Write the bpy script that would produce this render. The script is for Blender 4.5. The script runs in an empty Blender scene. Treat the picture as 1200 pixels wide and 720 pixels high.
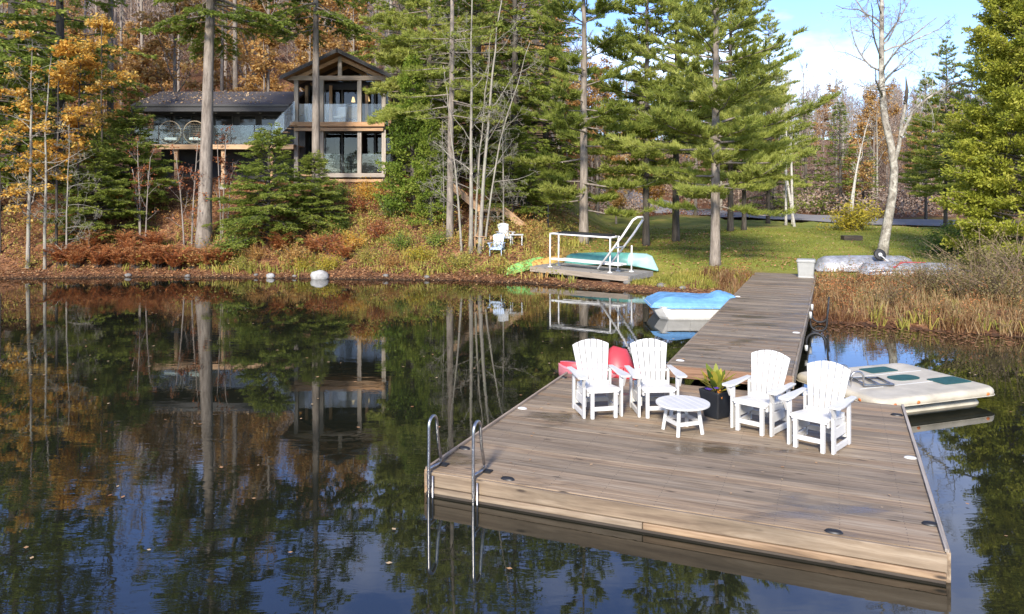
import bpy, math, random
import numpy as np
from mathutils import Vector, Matrix

# ------------------------------------------------------------------ camera, sky, sun, exposure
S = bpy.context.scene
COL = S.collection
FPX, HOR, CAMH = 908.0, 222.0, 3.6          # focal length in photo pixels, horizon row, eye height above the water
cam_d = bpy.data.cameras.new('camera'); cam = bpy.data.objects.new('camera', cam_d); COL.objects.link(cam)
cam.location = (0, 0, CAMH); cam.rotation_euler = (math.radians(90), 0, 0)
cam_d.sensor_width = 36.0; cam_d.lens = 36.0 * FPX / 1200.0
cam_d.shift_y = -(360 - HOR) / 1200.0
cam_d.clip_start = 0.1; cam_d.clip_end = 3000
S.camera = cam

SUN_AZ, SUN_EL = math.radians(14), math.radians(30)      # light travels away from the camera, a little to the right
world = bpy.data.worlds.new('World'); S.world = world; world.use_nodes = True
wn = world.node_tree; wn.nodes.clear()
def WN(t, **kw):
    n = wn.nodes.new(t)
    for k, v in kw.items(): setattr(n, k, v)
    return n
w_out = WN('ShaderNodeOutputWorld'); w_bg = WN('ShaderNodeBackground'); w_sky = WN('ShaderNodeTexSky')
w_sky.sky_type = 'NISHITA'; w_sky.sun_disc = False
w_sky.sun_elevation = SUN_EL; w_sky.sun_rotation = math.pi + SUN_AZ
w_sky.air_density = 0.85; w_sky.dust_density = 0.2; w_sky.ozone_density = 4.0
w_co = WN('ShaderNodeTexCoord'); w_map = WN('ShaderNodeMapping'); w_map.inputs['Scale'].default_value = (1.6, 1.6, 4.2)
w_map.inputs['Location'].default_value = (0.35, 0.1, 0.4)
w_nz = WN('ShaderNodeTexNoise'); w_nz.inputs['Scale'].default_value = 1.9; w_nz.inputs['Detail'].default_value = 9; w_nz.inputs['Roughness'].default_value = 0.58
w_rp = WN('ShaderNodeValToRGB'); w_rp.color_ramp.elements[0].position = 0.48; w_rp.color_ramp.elements[1].position = 0.72
w_mix = WN('ShaderNodeMix', data_type='RGBA'); w_mix.inputs['B'].default_value = (4.6, 4.75, 5.0, 1)
w_fac = WN('ShaderNodeMath', operation='MULTIPLY')
w_sep = WN('ShaderNodeSeparateXYZ'); w_el = WN('ShaderNodeMapRange'); w_el.inputs['From Min'].default_value = 0.12; w_el.inputs['From Max'].default_value = 0.42; w_el.inputs['To Min'].default_value = 0.85; w_el.inputs['To Max'].default_value = 0.42
L = wn.links.new
L(w_co.outputs['Generated'], w_map.inputs['Vector']); L(w_map.outputs[0], w_nz.inputs['Vector']); L(w_nz.outputs[0], w_rp.inputs[0])
L(w_rp.outputs[0], w_fac.inputs[0]); L(w_co.outputs['Generated'], w_sep.inputs[0]); L(w_sep.outputs['Z'], w_el.inputs[0]); L(w_el.outputs[0], w_fac.inputs[1]); L(w_fac.outputs[0], w_mix.inputs['Factor'])
w_hsv = WN('ShaderNodeHueSaturation'); w_hsv.inputs['Saturation'].default_value = 1.08; w_hsv.inputs['Value'].default_value = 0.66; w_hsv.inputs['Hue'].default_value = 0.515
L(w_sky.outputs[0], w_hsv.inputs['Color']); L(w_hsv.outputs[0], w_mix.inputs['A']); L(w_mix.outputs['Result'], w_bg.inputs['Color']); L(w_bg.outputs[0], w_out.inputs[0])
w_bg.inputs['Strength'].default_value = 0.15

sun_d = bpy.data.lights.new('sun', 'SUN'); sun = bpy.data.objects.new('sun', sun_d); COL.objects.link(sun)
sun_d.energy = 2.3; sun_d.angle = math.radians(9); sun_d.color = (1.0, 0.92, 0.80)
_t = Vector((math.sin(SUN_AZ) * math.cos(SUN_EL), math.cos(SUN_AZ) * math.cos(SUN_EL), -math.sin(SUN_EL)))
sun.rotation_euler = _t.to_track_quat('-Z', 'Y').to_euler(); sun.location = (-20, -40, 40)

vs = S.view_settings
vs.view_transform = 'Standard'; vs.look = 'None'; vs.exposure = 1.72; vs.gamma = 1.0; vs.use_curve_mapping = False
S.render.engine = 'CYCLES'
S.cycles.use_denoising = True
S.cycles.max_bounces = 8; S.cycles.diffuse_bounces = 3; S.cycles.glossy_bounces = 4; S.cycles.transparent_max_bounces = 10
S.cycles.caustics_reflective = False; S.cycles.caustics_refractive = False

# ------------------------------------------------------------------ pixel helpers (a pixel is a direction; the plane gives the distance)
def on_z(px, py, z):
    Y = FPX * (CAMH - z) / (py - HOR); return ((px - 600) * Y / FPX, Y)
def px_x(px, Y): return (px - 600) * Y / FPX
def py_z(py, Y): return CAMH - (py - HOR) * Y / FPX

# ------------------------------------------------------------------ object helpers
def link(o, parent=None):
    COL.objects.link(o)
    if parent is not None: o.parent = parent
    return o
def tag(o, label=None, cat=None, group=None, kind=None):
    if label: o['label'] = label
    if cat: o['category'] = cat
    if group: o['group'] = group
    if kind: o['kind'] = kind
    return o
def thing(name, label, cat, loc=(0, 0, 0), rz=0.0, group=None):
    o = bpy.data.objects.new(name, None); o.empty_display_size = 0.2
    COL.objects.link(o); o.location = loc; o.rotation_euler = (0, 0, rz)
    return tag(o, label, cat, group)
def copy_tree(src, loc, rz=0.0, scale=1.0, label=None, group=None, rx=0.0, ry=0.0):
    kids = {}
    for o in ALL_KIDS.get(src.name, []): kids.setdefault(o.parent.name, []).append(o)
    def rec(o, parent):
        c = o.copy(); COL.objects.link(c); c.parent = parent
        for k in kids.get(o.name, []): rec(k, c)
        return c
    r = rec(src, None); r.location = loc; r.rotation_euler = (rx, ry, rz); r.scale = (scale,) * 3 if not hasattr(scale, '__len__') else scale
    if label: r['label'] = label
    if group: r['group'] = group
    return r
ALL_KIDS = {}
def top_of(o):
    while o.parent is not None: o = o.parent
    return o
def mesh_np(name, V, faces, tints=None, mat=None, smooth=False):
    """faces: list of (m,k) int arrays; tints: matching list of (m,) arrays."""
    me = bpy.data.meshes.new(name)
    V = np.asarray(V, np.float32)
    faces = [np.asarray(f, np.int32) for f in faces if len(f)]
    me.vertices.add(len(V)); me.vertices.foreach_set('co', V.ravel())
    nl = sum(f.size for f in faces); npoly = sum(len(f) for f in faces)
    me.loops.add(nl); me.polygons.add(npoly)
    me.loops.foreach_set('vertex_index', np.concatenate([f.ravel() for f in faces]))
    tot = np.concatenate([np.full(len(f), f.shape[1], np.int32) for f in faces])
    me.polygons.foreach_set('loop_start', np.concatenate([[0], np.cumsum(tot)[:-1]]).astype(np.int32))
    me.polygons.foreach_set('use_smooth', np.full(npoly, bool(smooth)))
    if tints is not None:
        a = me.attributes.new('tint', 'FLOAT', 'FACE'); a.data.foreach_set('value', np.concatenate(tints).astype(np.float32))
    me.update(calc_edges=True); me.validate()
    if mat is not None: me.materials.append(mat)
    return me
def add_obj(name, me, parent=None):
    o = bpy.data.objects.new(name, me); link(o, parent)
    if parent is not None: ALL_KIDS.setdefault(top_of(o).name, []).append(o)
    return o

def rotz(a):
    c, s = math.cos(a), math.sin(a); return np.array([[c, -s, 0], [s, c, 0], [0, 0, 1.0]])
def rotx(a):
    c, s = math.cos(a), math.sin(a); return np.array([[1.0, 0, 0], [0, c, -s], [0, s, c]])
def roty(a):
    c, s = math.cos(a), math.sin(a); return np.array([[c, 0, s], [0, 1.0, 0], [-s, 0, c]])
def nrm(a):
    a = np.asarray(a, float); return a / np.maximum(np.linalg.norm(a, axis=-1, keepdims=True), 1e-9)

class MB:
    """collects shapes; build() links them as one mesh object"""
    def __init__(s): s.V = []; s.F = {}; s.n = 0
    def add(s, V, F):
        V = np.asarray(V, float)
        for f in F:
            s.F.setdefault(len(f), []).append(np.asarray([f]) + s.n)
        s.V.append(V); s.n += len(V); return s
    def addarr(s, V, F):
        s.F.setdefault(F.shape[1], []).append(F + s.n); s.V.append(np.asarray(V, float)); s.n += len(V); return s
    def box(s, c, d, R=None):
        x, y, z = d[0] / 2, d[1] / 2, d[2] / 2
        V = np.array([[-x,-y,-z],[x,-y,-z],[x,y,-z],[-x,y,-z],[-x,-y,z],[x,-y,z],[x,y,z],[-x,y,z]])
        if R is not None: V = V @ np.asarray(R).T
        return s.add(V + np.asarray(c, float), [(0,3,2,1),(4,5,6,7),(0,1,5,4),(1,2,6,5),(2,3,7,6),(3,0,4,7)])
    def span(s, x0, x1, y0, y1, z0, z1):
        return s.box(((x0+x1)/2, (y0+y1)/2, (z0+z1)/2), (abs(x1-x0), abs(y1-y0), abs(z1-z0)))
    def beam(s, a, b, w, h, up=(0, 0, 1)):
        a = np.asarray(a, float); b = np.asarray(b, float); d = b - a; l = np.linalg.norm(d); d = d / l
        sd = nrm(np.cross(d, up)); u = np.cross(sd, d)
        return s.box((a + b) / 2, (l, w, h), np.array([d, sd, u]).T)
    def prism(s, outline, t, R=None, loc=(0, 0, 0)):
        """outline in local xy, extruded t along z (centred)"""
        o = np.asarray(outline, float); n = len(o)
        V = np.vstack([np.c_[o, np.full(n, -t / 2)], np.c_[o, np.full(n, t / 2)]])
        if R is not None: V = V @ np.asarray(R).T
        F = [tuple(range(n - 1, -1, -1)), tuple(range(n, 2 * n))] + [(i, (i + 1) % n, n + (i + 1) % n, n + i) for i in range(n)]
        return s.add(V + np.asarray(loc, float), F)
    def tube(s, pts, rad, n=8, cap=True):
        P = np.asarray(pts, float); m = len(P); r = np.broadcast_to(np.asarray(rad, float), (m,))
        T = np.empty_like(P); T[1:-1] = P[2:] - P[:-2]; T[0] = P[1] - P[0]; T[-1] = P[-1] - P[-2]; T = nrm(T)
        ref = np.array([0, 0, 1.0]) if abs(T[:, 2]).mean() < 0.8 else np.array([1.0, 0.1, 0])
        A = nrm(np.cross(T, ref)); B = np.cross(T, A)
        th = np.arange(n) * 2 * math.pi / n
        V = P[:, None] + r[:, None, None] * (np.cos(th)[None, :, None] * A[:, None] + np.sin(th)[None, :, None] * B[:, None])
        i = np.arange(m - 1)[:, None] * n; j = np.arange(n)[None]; k = (j + 1) % n
        F = np.stack([i + j, i + n + j, i + n + k, i + k], -1).reshape(-1, 4)
        base = s.n; s.addarr(V.reshape(-1, 3), F)
        if cap and n > 3:
            s.F.setdefault(n, []).append(np.array([[base + q for q in range(n)]])); s.F[n].append(np.array([[base + (m - 1) * n + q for q in range(n - 1, -1, -1)]]))
        return s
    def lathe(s, prof, n=24, c=(0, 0, 0), sx=1.0, sy=1.0):
        p = np.asarray(prof, float); th = np.arange(n) * 2 * math.pi / n
        V = np.stack([p[:, 0][:, None] * np.cos(th) * sx, p[:, 0][:, None] * np.sin(th) * sy, np.broadcast_to(p[:, 1][:, None], (len(p), n))], -1) + np.asarray(c, float)
        i = np.arange(len(p) - 1)[:, None] * n; j = np.arange(n)[None]; k = (j + 1) % n
        return s.addarr(V.reshape(-1, 3), np.stack([i + j, i + k, i + n + k, i + n + j], -1).reshape(-1, 4))
    def loft(s, rings, close=True, caps=True):
        R = np.asarray(rings, float); m, n = R.shape[:2]; i = np.arange(m - 1)[:, None] * n
        j = np.arange(n if close else n - 1)[None]; k = (j + 1) % n
        base = s.n; s.addarr(R.reshape(-1, 3), np.stack([i + j, i + k, i + n + k, i + n + j], -1).reshape(-1, 4))
        if caps:
            s.F.setdefault(n, []).append(np.array([[base + q for q in range(n - 1, -1, -1)]])); s.F[n].append(np.array([[base + (m - 1) * n + q for q in range(n)]]))
        return s
    def mesh(s, name, mat=None, smooth=False, origin=None):
        V = np.concatenate(s.V)
        if origin is not None: V = V - np.asarray(origin, float)
        return mesh_np(name, V, [np.concatenate(f) for f in s.F.values()], None, mat, smooth)
    def build(s, name, mat, parent=None, smooth=False, world=False, bevel=0.0):
        o = add_obj(name, s.mesh(name, mat, smooth, tuple(parent.location) if (world and parent is not None) else None), parent)
        if bevel:
            b = o.modifiers.new('bevel', 'BEVEL'); b.width = bevel; b.segments = 2; b.limit_method = 'ANGLE'
        return o

# ------------------------------------------------------------------ materials
def NM(name):
    m = bpy.data.materials.new(name); m.use_nodes = True; nt = m.node_tree
    b = nt.nodes['Principled BSDF']
    return m, nt, b, nt.links.new
def nd(nt, t, ins=None, **kw):
    n = nt.nodes.new(t)
    for k, v in kw.items(): setattr(n, k, v)
    for k, v in (ins or {}).items(): n.inputs[k].default_value = v
    return n
def ramp(nt, stops):
    r = nt.nodes.new('ShaderNodeValToRGB'); e = r.color_ramp.elements
    while len(e) < len(stops): e.new(0.5)
    for el, (p, c) in zip(e, stops): el.position = p; el.color = (*c, 1) if len(c) == 3 else c
    return r
def lerp3(a, b, t): return tuple(x + (y - x) * t for x, y in zip(a, b))

def plain(name, col, rough=0.5, metal=0.0, var=0.15, scale=6.0, bump=0.0, rust=None):
    m, nt, b, L = NM(name)
    co = nd(nt, 'ShaderNodeTexCoord'); nz = nd(nt, 'ShaderNodeTexNoise', {'Scale': scale, 'Detail': 6.0, 'Roughness': 0.6})
    oi = nd(nt, 'ShaderNodeObjectInfo'); va = nd(nt, 'ShaderNodeVectorMath', operation='ADD')
    L(co.outputs['Object'], va.inputs[0]); L(oi.outputs['Location'], va.inputs[1]); L(va.outputs[0], nz.inputs['Vector'])
    r = ramp(nt, [(0.3, tuple(c * (1 - var) for c in col)), (0.7, tuple(min(1, c * (1 + var)) for c in col))])
    L(nz.outputs[0], r.inputs[0]); L(r.outputs[0], b.inputs['Base Color'])
    b.inputs['Roughness'].default_value = rough; b.inputs['Metallic'].default_value = metal
    if bump:
        bp = nd(nt, 'ShaderNodeBump', {'Strength': bump, 'Distance': 0.02}); L(nz.outputs[0], bp.inputs['Height']); L(bp.outputs[0], b.inputs['Normal'])
    return m

def wood(name, dark, mid, light, rough=0.75, grain=(1.2, 26, 26), wet=0.0, var=0.35, bump=0.35, tone=0.35, screws=False):
    """timber with grain along local x; every piece takes its own tone and grain"""
    m, nt, b, L = NM(name)
    co = nd(nt, 'ShaderNodeTexCoord'); oi = nd(nt, 'ShaderNodeObjectInfo')
    off = nd(nt, 'ShaderNodeVectorMath', operation='SCALE'); cb = nd(nt, 'ShaderNodeCombineXYZ')
    for k in range(3): L(oi.outputs['Random'], cb.inputs[k])
    L(cb.outputs[0], off.inputs[0]); off.inputs['Scale'].default_value = 37.0
    va = nd(nt, 'ShaderNodeVectorMath', operation='ADD'); L(co.outputs['Object'], va.inputs[0]); L(off.outputs[0], va.inputs[1])
    mp = nd(nt, 'ShaderNodeMapping', {'Scale': grain}); L(va.outputs[0], mp.inputs['Vector'])
    n1 = nd(nt, 'ShaderNodeTexNoise', {'Scale': 1.0, 'Detail': 7.0, 'Roughness': 0.65, 'Distortion': 0.6}); L(mp.outputs[0], n1.inputs['Vector'])
    mp2 = nd(nt, 'ShaderNodeMapping', {'Scale': (0.9, 3.0, 3.0)}); L(va.outputs[0], mp2.inputs['Vector'])
    n2 = nd(nt, 'ShaderNodeTexNoise', {'Scale': 1.0, 'Detail': 4.0, 'Roughness': 0.6}); L(mp2.outputs[0], n2.inputs['Vector'])
    r = ramp(nt, [(0.28, dark), (0.5, mid), (0.72, light)]); L(n1.outputs[0], r.inputs[0])
    # slow tone change along the piece + tone of the piece
    ad = nd(nt, 'ShaderNodeMath', operation='MULTIPLY_ADD'); ad.inputs[1].default_value = tone; ad.inputs[2].default_value = 0.0; L(oi.outputs['Random'], ad.inputs[0])
    a2 = nd(nt, 'ShaderNodeMath', operation='MULTIPLY_ADD'); a2.inputs[1].default_value = var * 2; L(n2.outputs[0], a2.inputs[0]); L(ad.outputs[0], a2.inputs[2])
    a3 = nd(nt, 'ShaderNodeMath', operation='ADD'); a3.inputs[1].default_value = 1.0 - var - tone / 2; L(a2.outputs[0], a3.inputs[0])
    ml = nd(nt, 'ShaderNodeVectorMath', operation='SCALE'); L(r.outputs[0], ml.inputs[0]); L(a3.outputs[0], ml.inputs['Scale'])
    hu = nd(nt, 'ShaderNodeMath', operation='MULTIPLY'); hu.inputs[1].default_value = 7.31; L(oi.outputs['Random'], hu.inputs[0])
    hf = nd(nt, 'ShaderNodeMath', operation='FRACT'); L(hu.outputs[0], hf.inputs[0]); hp = nd(nt, 'ShaderNodeMath', operation='POWER'); hp.inputs[1].default_value = 3.0; L(hf.outputs[0], hp.inputs[0])
    hm = nd(nt, 'ShaderNodeMix', data_type='RGBA', blend_type='MULTIPLY'); hm.inputs['B'].default_value = (1.1, 0.95, 0.80, 1); L(hp.outputs[0], hm.inputs['Factor']); L(ml.outputs[0], hm.inputs['A']); ml = hm
    # knots
    vo = nd(nt, 'ShaderNodeTexVoronoi', {'Scale': 1.0}); mp3 = nd(nt, 'ShaderNodeMapping', {'Scale': (1.6, 6.0, 6.0)}); L(va.outputs[0], mp3.inputs['Vector']); L(mp3.outputs[0], vo.inputs['Vector'])
    kr = ramp(nt, [(0.05, (0, 0, 0)), (0.13, (1, 1, 1))]); L(vo.outputs['Distance'], kr.inputs[0])
    mk = nd(nt, 'ShaderNodeMix', data_type='RGBA'); mk.inputs['A'].default_value = (*[c * 0.45 for c in dark], 1)
    L(kr.outputs[0], mk.inputs['Factor']); L(ml.outputs['Result'], mk.inputs['B'])
    col = mk.outputs['Result']
    if screws:
        sp = nd(nt, 'ShaderNodeSeparateXYZ'); L(co.outputs['Object'], sp.inputs[0])
        def mth(op, a, b_=None, c=None):
            n = nd(nt, 'ShaderNodeMath', operation=op)
            for i_, v in enumerate((a, b_, c)):
                if v is None: continue
                if isinstance(v, (int, float)): n.inputs[i_].default_value = v
                else: L(v, n.inputs[i_])
            return n.outputs[0]
        dx = mth('PINGPONG', sp.outputs['X'], 0.30); dy = mth('SUBTRACT', mth('ABSOLUTE', sp.outputs['Y']), 0.045)
        d2 = mth('SQRT', mth('ADD', mth('MULTIPLY', dx, dx), mth('MULTIPLY', dy, dy))); ms = mth('LESS_THAN', d2, 0.0065)
        mk2 = nd(nt, 'ShaderNodeMix', data_type='RGBA'); mk2.inputs['B'].default_value = (0.03, 0.025, 0.022, 1); L(ms, mk2.inputs['Factor']); L(col, mk2.inputs['A']); col = mk2.outputs['Result']
    if wet:
        gp = nd(nt, 'ShaderNodeNewGeometry'); mw = nd(nt, 'ShaderNodeMapping', {'Scale': (0.55, 1.5, 1.0), 'Rotation': (0, 0, math.radians(22.7))}); L(gp.outputs['Position'], mw.inputs['Vector'])
        nw = nd(nt, 'ShaderNodeTexNoise', {'Scale': 1.1, 'Detail': 5.0, 'Roughness': 0.6}); L(mw.outputs[0], nw.inputs['Vector'])
        rw = ramp(nt, [(0.55, (0, 0, 0)), (0.64, (1, 1, 1))]); L(nw.outputs[0], rw.inputs[0])
        fw = nd(nt, 'ShaderNodeMath', operation='MULTIPLY'); fw.inputs[1].default_value = wet; L(rw.outputs[0], fw.inputs[0])
        dk = nd(nt, 'ShaderNodeMix', data_type='RGBA', blend_type='MULTIPLY'); dk.inputs['B'].default_value = (0.42, 0.40, 0.38, 1)
        L(fw.outputs[0], dk.inputs['Factor']); L(col, dk.inputs['A']); col = dk.outputs['Result']
        rr = nd(nt, 'ShaderNodeMapRange', {'To Min': rough, 'To Max': 0.16}); L(fw.outputs[0], rr.inputs[0]); L(rr.outputs[0], b.inputs['Roughness'])
    else: b.inputs['Roughness'].default_value = rough
    L(col, b.inputs['Base Color'])
    if bump:
        bp = nd(nt, 'ShaderNodeBump', {'Strength': bump, 'Distance': 0.006}); L(n1.outputs[0], bp.inputs['Height']); L(bp.outputs[0], b.inputs['Normal'])
    return m

def foliage(name, stops, trans=0.35, rough=0.55, objvar=0.25):
    m, nt, b, L = NM(name)
    at = nd(nt, 'ShaderNodeAttribute', attribute_name='tint'); oi = nd(nt, 'ShaderNodeObjectInfo')
    ma = nd(nt, 'ShaderNodeMath', operation='MULTIPLY_ADD'); ma.inputs[1].default_value = objvar; L(oi.outputs['Random'], ma.inputs[0]); L(at.outputs['Fac'], ma.inputs[2])
    sb = nd(nt, 'ShaderNodeMath', operation='SUBTRACT'); sb.inputs[1].default_value = objvar / 2; L(ma.outputs[0], sb.inputs[0])
    n = len(stops); r = ramp(nt, [(i / (n - 1) if n > 1 else 0.5, c) for i, c in enumerate(stops)]); L(sb.outputs[0], r.inputs[0])
    L(r.outputs[0], b.inputs['Base Color']); b.inputs['Roughness'].default_value = rough; b.inputs['Specular IOR Level'].default_value = 0.25
    tr = nd(nt, 'ShaderNodeBsdfTranslucent'); mx = nd(nt, 'ShaderNodeMixShader', {'Fac': trans})
    L(r.outputs[0], tr.inputs['Color']); L(b.outputs[0], mx.inputs[1]); L(tr.outputs[0], mx.inputs[2])
    L(mx.outputs[0], nt.nodes['Material Output'].inputs['Surface'])
    return m

def bark(name, dark, light, scale=(9, 9, 1.6), rough=0.9, bands=False, lichen=None):
    m, nt, b, L = NM(name)
    co = nd(nt, 'ShaderNodeTexCoord'); oi = nd(nt, 'ShaderNodeObjectInfo'); va = nd(nt, 'ShaderNodeVectorMath', operation='ADD')
    L(co.outputs['Object'], va.inputs[0]); L(oi.outputs['Location'], va.inputs[1])
    mp = nd(nt, 'ShaderNodeMapping', {'Scale': scale}); L(va.outputs[0], mp.inputs['Vector'])
    nz = nd(nt, 'ShaderNodeTexNoise', {'Scale': 1.0, 'Detail': 8.0, 'Roughness': 0.7}); L(mp.outputs[0], nz.inputs['Vector'])
    r = ramp(nt, [(0.33, dark), (0.62, light)] if not bands else [(0.36, dark), (0.46, light)]); L(nz.outputs[0], r.inputs[0])
    out = r.outputs[0]
    if lichen:
        n2 = nd(nt, 'ShaderNodeTexNoise', {'Scale': 3.0, 'Detail': 6.0, 'Roughness': 0.7}); L(va.outputs[0], n2.inputs['Vector'])
        r2 = ramp(nt, [(0.5, (0, 0, 0)), (0.6, (1, 1, 1))]); L(n2.outputs[0], r2.inputs[0])
        mx = nd(nt, 'ShaderNodeMix', data_type='RGBA'); mx.inputs['B'].default_value = (*lichen, 1); L(r2.outputs[0], mx.inputs['Factor']); L(out, mx.inputs['A']); out = mx.outputs['Result']
    L(out, b.inputs['Base Color']); b.inputs['Roughness'].default_value = rough
    bp = nd(nt, 'ShaderNodeBump', {'Strength': 0.6, 'Distance': 0.03}); L(nz.outputs[0], bp.inputs['Height']); L(bp.outputs[0], b.inputs['Normal'])
    return m

def glass(name, gloss=0.16, tint=(0.9, 0.95, 0.95), rough=0.02, pale_sheen=0.0):
    m, nt, b, L = NM(name)
    tp = nd(nt, 'ShaderNodeBsdfTransparent', {'Color': (*tint, 1)}); gl = nd(nt, 'ShaderNodeBsdfGlossy', {'Roughness': rough})
    lw = nd(nt, 'ShaderNodeFresnel', {'IOR': 1.5}); ad = nd(nt, 'ShaderNodeMath', operation='ADD', use_clamp=True); ad.inputs[1].default_value = gloss; L(lw.outputs[0], ad.inputs[0])
    mx = nd(nt, 'ShaderNodeMixShader'); L(ad.outputs[0], mx.inputs[0]); L(tp.outputs[0], mx.inputs[1]); L(gl.outputs[0], mx.inputs[2])
    out = mx.outputs[0]
    if pale_sheen:
        df = nd(nt, 'ShaderNodeBsdfDiffuse', {'Color': (0.75, 0.78, 0.8, 1)}); m2 = nd(nt, 'ShaderNodeMixShader', {'Fac': pale_sheen}); L(out, m2.inputs[1]); L(df.outputs[0], m2.inputs[2]); out = m2.outputs[0]
    L(out, nt.nodes['Material Output'].inputs['Surface'])
    return m

M = {}
M['deck'] = wood('weathered_decking', (0.11, 0.078, 0.048), (0.235, 0.178, 0.117), (0.335, 0.268, 0.19), rough=0.7, wet=0.85, tone=0.42, screws=True)
M['walk'] = wood('walkway_decking', (0.092, 0.068, 0.045), (0.198, 0.156, 0.109), (0.295, 0.244, 0.18), rough=0.66, wet=0.7, var=0.4, tone=0.5, screws=True)
M['fascia'] = wood('pale_fascia_timber', (0.10, 0.066, 0.042), (0.245, 0.18, 0.117), (0.39, 0.31, 0.22), rough=0.75, grain=(0.6, 11, 11), tone=0.2, var=0.75)
M['greywood'] = wood('grey_timber', (0.16, 0.135, 0.11), (0.31, 0.27, 0.225), (0.43, 0.385, 0.33), rough=0.8)
M['rustwood'] = wood('red_brown_timber', (0.10, 0.055, 0.034), (0.20, 0.115, 0.07), (0.29, 0.185, 0.12), rough=0.75, tone=0.1)
M['silverwood'] = wood('silvered_timber', (0.13, 0.122, 0.11), (0.235, 0.225, 0.205), (0.32, 0.31, 0.29), rough=0.85, tone=0.2)
M['cedarwood'] = wood('cedar_timber', (0.24, 0.135, 0.07), (0.40, 0.25, 0.135), (0.52, 0.36, 0.22), rough=0.7, tone=0.3)
M['postwood'] = wood('weathered_post', (0.17, 0.135, 0.105), (0.30, 0.25, 0.205), (0.40, 0.345, 0.29), rough=0.8, grain=(22, 22, 1.0))
M['darkwood'] = wood('dark_wet_timber', (0.02, 0.016, 0.012), (0.05, 0.038, 0.028), (0.08, 0.062, 0.045), rough=0.8)
M['white'] = plain('white_poly_lumber', (0.57, 0.56, 0.535), 0.45, var=0.08, scale=3)
M['whitepaint'] = plain('white_painted_pipe', (0.70, 0.69, 0.66), 0.45, var=0.12, scale=14)
M['blue'] = plain('pale_blue_plastic', (0.42, 0.52, 0.66), 0.45, var=0.06)
M['greyplastic'] = plain('grey_plastic', (0.50, 0.51, 0.50), 0.5, var=0.06)
M['black'] = plain('black_metal', (0.012, 0.012, 0.013), 0.45, var=0.2)
M['rubber'] = plain('black_rubber', (0.016, 0.016, 0.017), 0.6, var=0.2)
M['siding'] = plain('charcoal_siding', (0.018, 0.018, 0.021), 0.6, var=0.2)
M['planter'] = plain('anthracite_planter', (0.016, 0.018, 0.022), 0.4, var=0.25)
M['steel'] = plain('dull_stainless', (0.42, 0.41, 0.40), 0.32, 1.0, var=0.25, scale=20)
M['alu'] = plain('aged_aluminium', (0.33, 0.335, 0.35), 0.5, 0.35, var=0.45, scale=5)
M['hullwhite'] = plain('white_gelcoat', (0.72, 0.70, 0.65), 0.35, var=0.1)
M['tarp'] = plain('blue_tarpaulin', (0.13, 0.30, 0.52), 0.5, var=0.22, scale=4, bump=0.9)
M['inflate'] = plain('ivory_pvc', (0.47, 0.42, 0.32), 0.5, var=0.22, scale=2.6, bump=0.25)
M['patch'] = plain('dark_green_pad', (0.012, 0.075, 0.07), 0.7, var=0.2)
M['orange'] = plain('orange_plug', (0.55, 0.16, 0.04), 0.5)
M['pink'] = plain('faded_pink_plastic', (0.55, 0.19, 0.22), 0.45, var=0.12)
M['red'] = plain('red_plastic', (0.46, 0.045, 0.055), 0.42, var=0.12)
M['teal'] = plain('teal_hull', (0.10, 0.30, 0.25), 0.42, var=0.15)
M['tealpale'] = plain('pale_teal_hull', (0.32, 0.52, 0.48), 0.45, var=0.12)
M['canoein'] = plain('canoe_inside', (0.10, 0.06, 0.03), 0.7)
M['green'] = plain('lime_kayak', (0.26, 0.58, 0.16), 0.4, var=0.12)
M['yellow'] = plain('amber_kayak', (0.60, 0.36, 0.10), 0.45, var=0.15)
M['boxwhite'] = plain('off_white_box', (0.33, 0.33, 0.305), 0.55, var=0.1)
M['rock'] = plain('lichened_rock', (0.16, 0.15, 0.135), 0.9, var=0.4, scale=5, bump=0.5)
M['roof'] = plain('dark_shingle', (0.062, 0.055, 0.055), 0.75, var=0.3, scale=9, bump=0.2)
M['glass'] = glass('railing_glass', 0.0, pale_sheen=0.015, rough=0.03)
M['glass_pale'] = glass('painted_sky_sheen_glass', 0.02, pale_sheen=0.14, rough=0.05)  # whitish sky reflection painted in as a diffuse layer over the pane
M['window'] = glass('window_glass', 0.0, tint=(0.55, 0.58, 0.6))
M['rattan'] = plain('pale_rattan', (0.30, 0.235, 0.16), 0.7, var=0.2)
M['cushion'] = plain('white_cushion', (0.72, 0.72, 0.70), 0.85)
M['curtain'] = plain('white_curtain', (0.6, 0.6, 0.58), 0.85)
M['asphalt'] = plain('grey_asphalt', (0.21, 0.20, 0.19), 0.85, var=0.12, scale=0.6)
M['conc'] = plain('pale_concrete', (0.34, 0.33, 0.31), 0.9, var=0.35, bump=0.5)
M['pot_soil'] = plain('potting_soil', (0.025, 0.017, 0.012), 0.95)
def emissive(name, col, s):
    m, nt, b, L = NM(name); b.inputs['Emission Color'].default_value = (*col, 1); b.inputs['Emission Strength'].default_value = s; b.inputs['Base Color'].default_value = (*col, 1); return m
M['lamp'] = emissive('warm_lamp_shade', (1.0, 0.62, 0.25), 1.6)
M['bark_pine'] = bark('grey_brown_bark', (0.10, 0.078, 0.06), (0.29, 0.245, 0.20))
M['bark_dark'] = bark('dark_bark', (0.03, 0.025, 0.02), (0.11, 0.092, 0.075))
M['bark_pale'] = bark('pale_grey_bark', (0.13, 0.112, 0.09), (0.33, 0.295, 0.245), lichen=(0.29, 0.28, 0.21))
M['bark_birch'] = bark('white_birch_bark', (0.09, 0.08, 0.07), (0.47, 0.445, 0.40), scale=(2, 2, 9), bands=True)
M['bark_lichen'] = bark('lichened_maple_bark', (0.10, 0.085, 0.07), (0.36, 0.33, 0.28), scale=(8, 8, 4), lichen=(0.45, 0.43, 0.37))
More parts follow.
